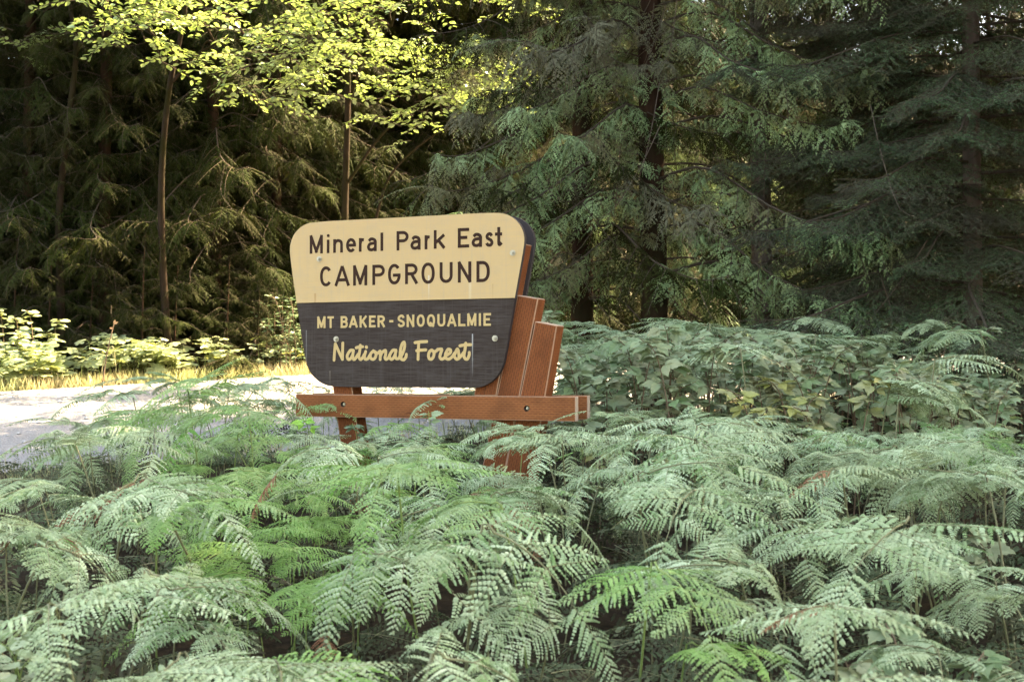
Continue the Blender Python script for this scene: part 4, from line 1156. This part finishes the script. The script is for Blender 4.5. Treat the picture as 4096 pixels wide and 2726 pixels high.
# ------------------------------------------------------------------ conifers
def cedar_spray(seed, L, n=9, leaf=.030, full=True):
    return pinna_geo(seed, L, n, L * .40, .018 if full else .05, leaf, droop=.30, bend=.1 * ((seed % 3) - 1), ang=52, lang=38, prof=.8,
                     tpl=SCALE_LEAF, axis_r=.003, sec_droop=.25, lobe_min=3 if full else 2, jit=1.0)
SPRAY = [cedar_spray(s, .36 + .04 * (s % 4), 8 + s % 3) for s in range(8)]
SPRAY_LO = [cedar_spray(10 + s, .5, 6, .055, False) for s in range(3)]
def cedar_bough_geo(seed, L, sprays, src, hang=.9, s0=1.0):
    """a sweeping cedar limb along +X, curtains of flat sprays hanging from it"""
    r = np.random.default_rng(300 + seed); g = Geo()
    sag = r.uniform(.22, .38)
    P = curve([[0, 0, 0], [L * .3, r.normal(0, .05), L * .02], [L * .65, r.normal(0, .1), -sag * L * .6], [L * .92, r.normal(0, .12), -sag * L * .95], [L * 1.05, r.normal(0, .12), -sag * L * .92]], 20)
    g.tube(P, np.linspace(.007 * L, .002, 20), 5, tint=.5, m=1)
    for i in range(sprays):
        f = .04 + .96 * (i + r.random() * .5) / sprays
        k = min(18, int(f * 19)); p = P[k]; tan = unit(P[k + 1] - P[k])
        sd_ = 1 if i % 2 else -1
        lat = unit(np.cross([0, 0, 1], tan)) * sd_
        d = tan * r.uniform(.1, 1.0) + lat * r.uniform(.3, 1.1) - np.array([0, 0, 1]) * hang * r.uniform(.1, 1.3)
        up = np.array([0, 0, 1.0]) + lat * r.uniform(.1, .8) + tan * r.uniform(.0, .7) + r.normal(0, .18, 3)
        sc = s0 * L / 2.0 * (1.15 - .55 * abs(f - .5)) * r.uniform(.55, 1.35)
        g.join(src[r.integers(len(src))], mat4(p, d, up, sc), tint_add=r.normal(0, .12))
    g.join(src[0], mat4(P[-2], P[-1] - P[-2] - [0, 0, .1], [0, 0, 1], s0 * L / 2.0))
    return g
CB = [cedar_bough_geo(s, 2.0, 38, SPRAY) for s in range(5)]
CB_LO = [cedar_bough_geo(20 + s, 2.0, 24, SPRAY_LO, s0=1.35) for s in range(3)]
def fir_bough_geo(seed, L, full=True):
    """a flat, slightly drooping fir limb: side twigs in one layer, every twig bristling with needles"""
    r = np.random.default_rng(500 + seed); g = Geo()
    P = curve([[0, 0, 0], [L * .4, r.normal(0, .05), -.02 * L], [L * .8, r.normal(0, .1), -.14 * L], [L, r.normal(0, .1), -.16 * L]], 16)
    g.tube(P, np.linspace(.008 * L, .002, 16), 5, m=1)
    twigs = []
    n = 15 if full else 8
    for i in range(n):
        f = .14 + .86 * (i + .5) / n
        k = min(14, int(f * 15)); tan = unit(P[k + 1] - P[k])
        for sd_ in (1, -1):
            lat = unit(np.cross([0, 0, 1], tan)) * sd_
            ln = L * .40 * (1.05 - f) * r.uniform(.7, 1.2) + .10
            d = unit(tan * .8 + lat * .8 + [0, 0, r.normal(-.12, .05)])
            b = P[k]; e = b + d * ln + [0, 0, -.28 * ln]
            twigs.append((b, e))
            m = max(1, int(ln / (.11 if full else .3)))
            for j in range(m):
                u = (j + .6) / (m + .3); bb = b + (e - b) * u
                for s2 in (1, -1):
                    l2 = unit(np.cross([0, 0, 1], d)) * s2
                    l3 = ln * .42 * (1.05 - u) + .06
                    twigs.append((bb, bb + unit(d * .75 + l2 * .8 + [0, 0, r.normal(-.40, .2)]) * l3))
    twigs.append((P[-2], P[-1] + unit(P[-1] - P[-2]) * .15))
    step = .0075 if full else .04
    for b, e in twigs:
        ln = np.linalg.norm(e - b); tn = (e - b) / ln
        g.tube([b, e], [.003, .0015], 3, tint=.2, m=1)
        k = max(4, int(ln / step))
        u = r.random(k)
        a = r.uniform(0, 2 * math.pi, k)
        x_, y_, z_ = frame(tn, [0, 0, 1.0])
        rad = np.cos(a)[:, None] * y_ + (np.sin(a) * .7)[:, None] * z_
        d = tn * .75 + rad
        g.stamp(SCALE_LEAF, b + (e - b) * u[:, None], d, np.cross(d, rad) + rad * .3 + r.normal(0, .3, (k, 3)), r.uniform(.020, .032, k) * (1 if full else 1.8), 0.0056 if full else .012,
                np.clip(r.normal(.5, .2) + r.normal(0, .12, k), 0, 1))
    return g
FB = [fir_bough_geo(s, 1.9) for s in range(4)]
FB_LO = [fir_bough_geo(10 + s, 1.9, False) for s in range(2)]
CB2 = [cedar_bough_geo(40 + s, 2.0, 30, SPRAY, hang=.42, s0=1.2) for s in range(4)]
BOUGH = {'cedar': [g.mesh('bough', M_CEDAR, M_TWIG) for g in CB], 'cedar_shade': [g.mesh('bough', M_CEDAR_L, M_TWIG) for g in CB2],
         'cedar_brown': [g.mesh('bough', M_CEDAR_B, M_TWIG) for g in CB[:2]], 'fir': [g.mesh('bough', M_FIR, M_TWIG) for g in FB]}

def trunk_mesh(seed, H, r0, mat, lean=(0, 0), wob=.06):
    r = np.random.default_rng(700 + seed); g = Geo()
    z = np.concatenate([[-.3, 0, .25, .6], np.linspace(1.2, H, 14)])
    P = np.column_stack([lean[0] * z / H + np.cumsum(r.normal(0, wob * .3, len(z))) * (z > .3), lean[1] * z / H + np.cumsum(r.normal(0, wob * .3, len(z))) * (z > .3), z])
    rad = r0 * (1 - z.clip(0) / H) ** .8 * (1 + .55 * np.exp(-z.clip(0) / .35)) + .015
    g.tube(P, rad, 12)
    return g.mesh('trunk', mat, smooth=True), P
def conifer(rr, name, x, y, H, r0, kind, label, group, zlo, zhi, n, bl, bark, crown=None, aim=None, cat='tree', brown=0.0, twigs=0):
    """trunk, boughs that can be told apart (each a part), and above the picture a crown in one part"""
    e = empty(name, G(x, y)); tag(e, label, cat, group)
    me, P = trunk_mesh(int(rr.integers(1e6)), H, r0, bark)
    obj('trunk', me, e)
    src = BOUGH[kind]
    for i in range(n):
        z = zlo + (zhi - zlo) * (i + rr.random()) / n
        a = i * 2.399 + rr.normal(0, .3) if aim is None else aim[0] + rr.uniform(-1, 1) * aim[1]
        d = np.array([math.cos(a), math.sin(a), rr.uniform(-.12, .12)])
        if d[1] < -.9 and kind == 'cedar': a += .7 * (1 if d[0] > 0 else -1); d = np.array([math.cos(a), math.sin(a), d[2]])
        s = bl / 2.0 * rr.uniform(.75, 1.2) * (1.0 - .25 * (z - zlo) / max(.1, zhi - zlo))
        c = np.array([np.interp(z, P[:, 2], P[:, 0]), np.interp(z, P[:, 2], P[:, 1]), z])
        bs = BOUGH['cedar_brown'] if rr.random() < brown else src
        obj('bough', bs[rr.integers(len(bs))], e, matrix=Matrix(mat4(c, d, [0, 0, 1], s).tolist()))
    for i in range(twigs):
        a = rr.uniform(-math.pi, 0); z = rr.uniform(zlo + .4, zhi); L_ = rr.uniform(.5, 1.3); r_ = rr.uniform(.2, bl * .75)
        b = np.array([math.cos(a) * r_, math.sin(a) * r_, z]); sw = rr.normal(0, .45, 2)
        tg = Geo(); tg.tube(curve([b, b + [sw[0] * .4, sw[1] * .4, -L_ * .4], b + [sw[0], sw[1], -L_ * .85], b + [sw[0] * 1.6, sw[1] * 1.6, -L_]], 8), np.linspace(.005, .0015, 8), 4)
        obj('bare_twig', tg.mesh('bare_twig', M_DEADTWIG, smooth=True), e)
    if crown is not None:
        obj('crown', crown, e, matrix=Matrix.LocRotScale(Vector((0, 0, zhi)), Matrix.Rotation(rr.uniform(0, 6.28), 3, 'Z'), Vector((1, 1, (H - zhi) / 14.0))))
    return e
def crown_geo(seed, src, H, R, n):
    r = np.random.default_rng(800 + seed); g = Geo()
    for i in range(n):
        f = (i + r.random()) / n
        z = H * f; a = i * 2.399
        s = max(.25, R * (1 - f) ** .7 / 2.0) * r.uniform(.8, 1.2)
        g.join(src[r.integers(len(src))], mat4(np.array([0, 0, z]), np.array([math.cos(a), math.sin(a), r.uniform(-.1, .2)]), np.array([0, 0, 1.0]), s), tint_add=r.normal(0, .1))
    return g
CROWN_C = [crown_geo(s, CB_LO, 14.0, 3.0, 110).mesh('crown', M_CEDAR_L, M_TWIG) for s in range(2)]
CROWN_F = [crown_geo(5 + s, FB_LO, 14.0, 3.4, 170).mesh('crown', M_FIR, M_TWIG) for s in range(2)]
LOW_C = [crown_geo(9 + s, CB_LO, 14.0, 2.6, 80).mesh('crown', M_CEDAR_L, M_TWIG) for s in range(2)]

rc = np.random.default_rng(77)
def px_xy(px, Y): return (dsp(px) - CX) / FPX * Y
# trees on the near side of the road, beside and behind the sign
conifer(rc, 'cedar_tree', px_xy(1500, 12.9), 12.9, 21, .13, 'cedar', 'large pale green western red cedar drooping over the bramble thicket beside the sign', None, 1.3, 6.6, 84, 2.3, M_BARK_C, CROWN_C[0], brown=.12, twigs=26)
conifer(rc, 'cedar_tree', px_xy(1330, 13.4), 13.4, 18, .11, 'cedar_shade', 'dim cedar with brownish hanging twigs directly behind the stepped posts', None, 1.0, 6.4, 64, 2.0, M_BARK_C, CROWN_C[1], brown=.4, twigs=40)
conifer(rc, 'fir_tree', px_xy(1765, 13.0), 13.0, 24, .10, 'fir', 'fir tree with a bare reddish trunk between the cedar and the dark firs', None, 2.6, 7.0, 30, 1.8, M_BARK_F, CROWN_F[0])
conifer(rc, 'fir_tree', px_xy(2245, 11.8), 11.8, 24, .075, 'fir', 'dark Douglas fir with low needled boughs reaching over the bramble thicket', None, .3, 6.6, 130, 2.4, M_BARK_F, CROWN_F[1], twigs=22)
conifer(rc, 'fir_tree', px_xy(2010, 12.6), 12.6, 20, .06, 'fir', 'slender fir hemmed in between the dark fir and the reddish trunk', None, 1.0, 6.4, 84, 1.9, M_BARK_F, CROWN_F[0])
for (x, y) in [(6.3, 8.2), (7.6, 11.0), (6.6, 14.2), (9.2, 6.2), (11.0, 10.5), (9.4, 14.8), (12.6, 15.5), (8.2, 2.4), (12.0, 4.5), (13.5, 8.0), (15.5, 12.0), (11.5, 0.0), (9.0, 9.0), (6.5, 5.6), (10.8, 7.8), (8.8, 12.6), (12.8, 12.6), (14.2, 10.2), (5.6, 11.6), (15.5, 17.8), (18.5, 15.5), (16.5, 5.0)]:
    conifer(rc, 'fir_tree', x, y, rc.uniform(21, 27), .16, 'fir', 'tall shade-casting fir in the stand beside the road beyond the dark fir', 'firs of the roadside stand', 2.0, 6.0, 5, 2.2, M_BARK_F, CROWN_F[int(rc.integers(2))])

for (x, y) in [(-17, -6), (-13, -10), (-9, -8), (-5, -12), (-1.5, -9), (2.5, -11), (6, -7), (10, -10), (14, -6), (-11.5, -2), (-15, 1), (4.5, -14), (-7.5, -14)]:  # unseen firs added behind the camera to cut light from the low sky
    conifer(rc, 'fir_tree', x, y, rc.uniform(17, 22), .16, 'fir', 'unseen tall fir added behind the viewpoint to block low sky', 'unseen firs added behind the viewpoint', 2.0, 5.0, 0, 2.2, M_BARK_F, CROWN_F[int(rc.integers(2))])

# trees of the forest edge across the road
EDGE_OLD = [(60, 18.6, .17, 2.0), (238, 18.0, .19, 2.0), (500, 19.2, .17, 2.0), (640, 20.0, .15, 1.9), (-90, 17.8, .2, 2.1), (900, 21.5, .18, 2.0), (1040, 20.6, .16, 1.9), (1180, 22.0, .2, 2.1), (1290, 23.2, .2, 2.0), (330, 20.6, .16, 1.9), (770, 22.6, .2, 2.0)]
EDGE = [(60, 18.8, .12, 1.8), (238, 18.6, .13, 1.8), (500, 19.4, .12, 2.2), (640, 20.2, .11, 2.1), (-90, 18.6, .14, 1.7), (900, 24.0, .13, 2.3), (1040, 24.5, .12, 2.3), (1180, 25.5, .14, 2.4), (1290, 26.2, .14, 2.4), (330, 20.2, .11, 2.1), (770, 23.0, .13, 2.3), (150, 20.5, .12, 2.2), (570, 21.5, .12, 2.2), (1420, 27.5, .14, 2.4)]
for px, Y, r0, bl in EDGE:
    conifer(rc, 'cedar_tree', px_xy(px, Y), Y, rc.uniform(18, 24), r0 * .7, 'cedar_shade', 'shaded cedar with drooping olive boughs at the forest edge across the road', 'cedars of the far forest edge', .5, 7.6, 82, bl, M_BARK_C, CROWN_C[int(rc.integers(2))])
for px, Y, H in [(325, 17.4, 2.3), (110, 17.3, 1.8), (205, 17.6, 1.5), (30, 17.5, 2.0), (400, 17.7, 1.6), (520, 18.0, 1.7), (590, 18.2, 1.4)]:
    e = empty('cedar_sapling', G(px_xy(px, Y), Y)); tag(e, 'young cedar sapling with short drooping boughs on the far side of the verge', 'tree', 'cedar saplings behind the verge')
    g = Geo(); g.tube(curve([[0, 0, -.05], [.02, 0, H * .5], [.05, .02, H]], 10), np.linspace(.022, .004, 10), 6); obj('trunk', g.mesh('trunk', M_BARK_C, smooth=True), e)
    for i in range(16):
        z = .2 + (H - .15) * (i + rc.random()) / 16; a = i * 2.4
        s = (.62 * (1 - z / H) + .16) * rc.uniform(.8, 1.2) / 1.0 * .75
        obj('bough', BOUGH['cedar_shade'][rc.integers(4)], e, matrix=Matrix(mat4(np.array([0, 0, z]), np.array([math.cos(a), math.sin(a), .1]), [0, 0, 1], s).tolist()))
# deeper forest
row = []
for i in range(88):
    Y = 26.5 + (i % 4) * 3.4 + rc.uniform(-1, 1); px = -500 + (i // 4) * 215 + rc.uniform(-90, 90)
    x = px_xy(px, Y)
    if q_of(x, Y) < Q_FAR + 1.8: continue
    if 800 < px < 2200 and Y < 34 and rc.random() < .42: continue
    e = empty('cedar_tree', G(x, Y)); tag(e, 'dark cedar standing deep in the forest behind the edge trees', 'tree', 'cedars deep in the forest')
    H = rc.uniform(17, 24)
    me, P = trunk_mesh(i, H, rc.uniform(.08, .14), M_BARK_C); obj('trunk', me, e)
    obj('crown', LOW_C[i % 2], e, matrix=Matrix.LocRotScale(Vector((0, 0, .7)), Matrix.Rotation(rc.uniform(0, 6.28), 3, 'Z'), Vector((1, 1, H / 14.0))))

for i in range(48):
    Y = 40.5 + (i % 3) * 3.2 + rc.uniform(-1, 1); x = -24 + i * 1.25 + rc.uniform(-.6, .6)
    e = empty('cedar_tree', G(x, Y)); tag(e, 'distant cedar on the rising slope at the very back of the forest', 'tree', 'cedars on the back slope')
    H = rc.uniform(17, 24)
    me, P = trunk_mesh(200 + i, H, rc.uniform(.12, .2), M_BARK_C); obj('trunk', me, e)
    obj('crown', LOW_C[i % 2], e, matrix=Matrix.LocRotScale(Vector((0, 0, .5)), Matrix.Rotation(rc.uniform(0, 6.28), 3, 'Z'), Vector((1.15, 1.15, H / 14.0))))

# ------------------------------------------------------------------ broad-leaved trees leaning over the road
def leafy_twig(seed, L=.5, leaves=15):
    r = np.random.default_rng(900 + seed); g = Geo()
    P = curve([[0, 0, 0], [L * .5, r.normal(0, .03), r.normal(.01, .03)], [L, r.normal(0, .05), -.06]], 10)
    g.tube(P, np.linspace(.006, .002, 10), 4, m=1)
    for i in range(leaves):
        f = .15 + .85 * (i + r.random() * .5) / leaves; p = P[min(9, int(f * 9))]
        a = (1 if i % 2 else -1) * r.uniform(.5, 1.25)
        d = np.array([math.cos(a), math.sin(a), r.normal(-.1, .25)])
        g.stamp(OVAL, p + d * .015, d, np.array([r.normal(0, .3), r.normal(0, .3), 1]), r.uniform(.05, .088), r.uniform(.036, .054), np.array([np.clip(r.normal(.5, .25), 0, 1)]))
    return g
TW = [leafy_twig(s).mesh('leafy_twig', M_ALDER, M_TWIG) for s in range(6)]
def broadleaf(name, label, base_px, Y, limbs, clusters, seed, r0):
    rr_ = np.random.default_rng(seed)
    bx = px_xy(base_px, Y)
    e = empty(name, G(bx, Y)); tag(e, label, 'tree', None)
    o0 = np.array(e.location)
    loc = lambda px, py, d: at(dsp(px), dsp(py), d) - o0
    g = Geo(); tp = [np.array([0, 0, -.2])] + [loc(*l) for l in limbs[0]]
    T = curve(tp, 24); g.tube(T, np.linspace(r0 * 1.3, r0 * .55, 24), 10)
    obj('trunk', g.mesh('trunk', M_BARK_A, smooth=True), e)
    ends = [T[-1], T[-6]]
    for l in limbs[1:]:
        g = Geo(); C = curve([loc(*p) for p in l], 14)
        g.tube(C, np.linspace(r0 * .5, r0 * .12, 14), 7)
        obj('limb', g.mesh('limb', M_BARK_A, smooth=True), e); ends += [C[6], C[9], C[-1]]
    ends = np.array(ends)
    for (x0, x1, y0, y1, d0, d1, n) in clusters:
        nb = max(1, n // 11)
        for b in range(nb):
            c = loc(rr_.uniform(x0, x1), rr_.uniform(y0, y1), rr_.uniform(d0, d1))
            k = int(np.argmin(np.linalg.norm(ends - c, axis=1)))
            g = Geo(); mid = (ends[k] + c) / 2 + [0, 0, .15]
            g.tube(curve([ends[k], mid, c], 10), np.linspace(.020, .006, 10), 5)
            obj('branch', g.mesh('branch', M_BARK_A, smooth=True), e)
            for j in range(9):
                p = c + rr_.normal(0, 1, 3) * [.30, .26, .15]
                a = rr_.uniform(0, 6.28)
                d = np.array([math.cos(a), math.sin(a), rr_.normal(0, .2)])
                obj('leafy_twig', TW[rr_.integers(6)], e, matrix=Matrix(mat4(p, d, [rr_.normal(0, .2), rr_.normal(0, .2), 1], rr_.uniform(.95, 1.45)).tolist()))
    return e
broadleaf('alder_tree', 'mossy leaning alder whose sunlit yellow-green leaves hang over the road', 395, 17.6,
          [[(375, 620, 17.4), (372, 400, 17.2), (390, 200, 17.0), (420, 60, 16.8), (440, -120, 16.4)], [(395, 190, 17.0), (460, 120, 16.4), (560, 90, 15.9), (650, 120, 15.7)],
           [(400, 130, 16.9), (330, 60, 16.2), (240, 20, 15.8)]],
          [(190, 470, -40, 100, 15.0, 16.2, 100), (430, 720, 20, 150, 15.0, 16.4, 110), (500, 700, 170, 260, 15.2, 16.0, 36), (200, 700, -160, -50, 15, 17, 18)], 1, .045)
broadleaf('alder_tree', 'forked mossy alder with a dense sunlit leaf spray reaching above the sign', 795, 18.2,
          [[(792, 620, 18.1), (795, 430, 18.0), (800, 250, 17.8), (800, 80, 17.5), (790, -100, 17)], [(800, 420, 18.0), (870, 320, 17.4), (960, 235, 16.9), (1050, 200, 16.8)],
           [(798, 250, 17.8), (840, 130, 17.2), (900, 60, 16.9)], [(860, 520, 18), (900, 400, 17.8), (1000, 310, 17.4), (1080, 290, 17.2)]],
          [(700, 960, -30, 120, 15.8, 17.0, 120), (780, 1040, 100, 240, 16.2, 17.2, 90), (940, 1190, 150, 280, 16.8, 17.8, 90), (1100, 1210, -30, 40, 17, 18, 27), (720, 960, -160, -40, 16, 17.5, 18)], 2, .05)
broadleaf('vine_maple', 'thin crooked mossy trunk forking among the cedars at the forest edge', 140, 17.9,
          [[(140, 700, 17.8), (135, 500, 17.8), (155, 300, 17.7), (175, 120, 17.6), (160, 10, 17.6)], [(172, 130, 17.6), (200, 80, 17.5), (230, 40, 17.4)]],
          [(40, 190, 60, 160, 17, 17.8, 18)], 3, .05)
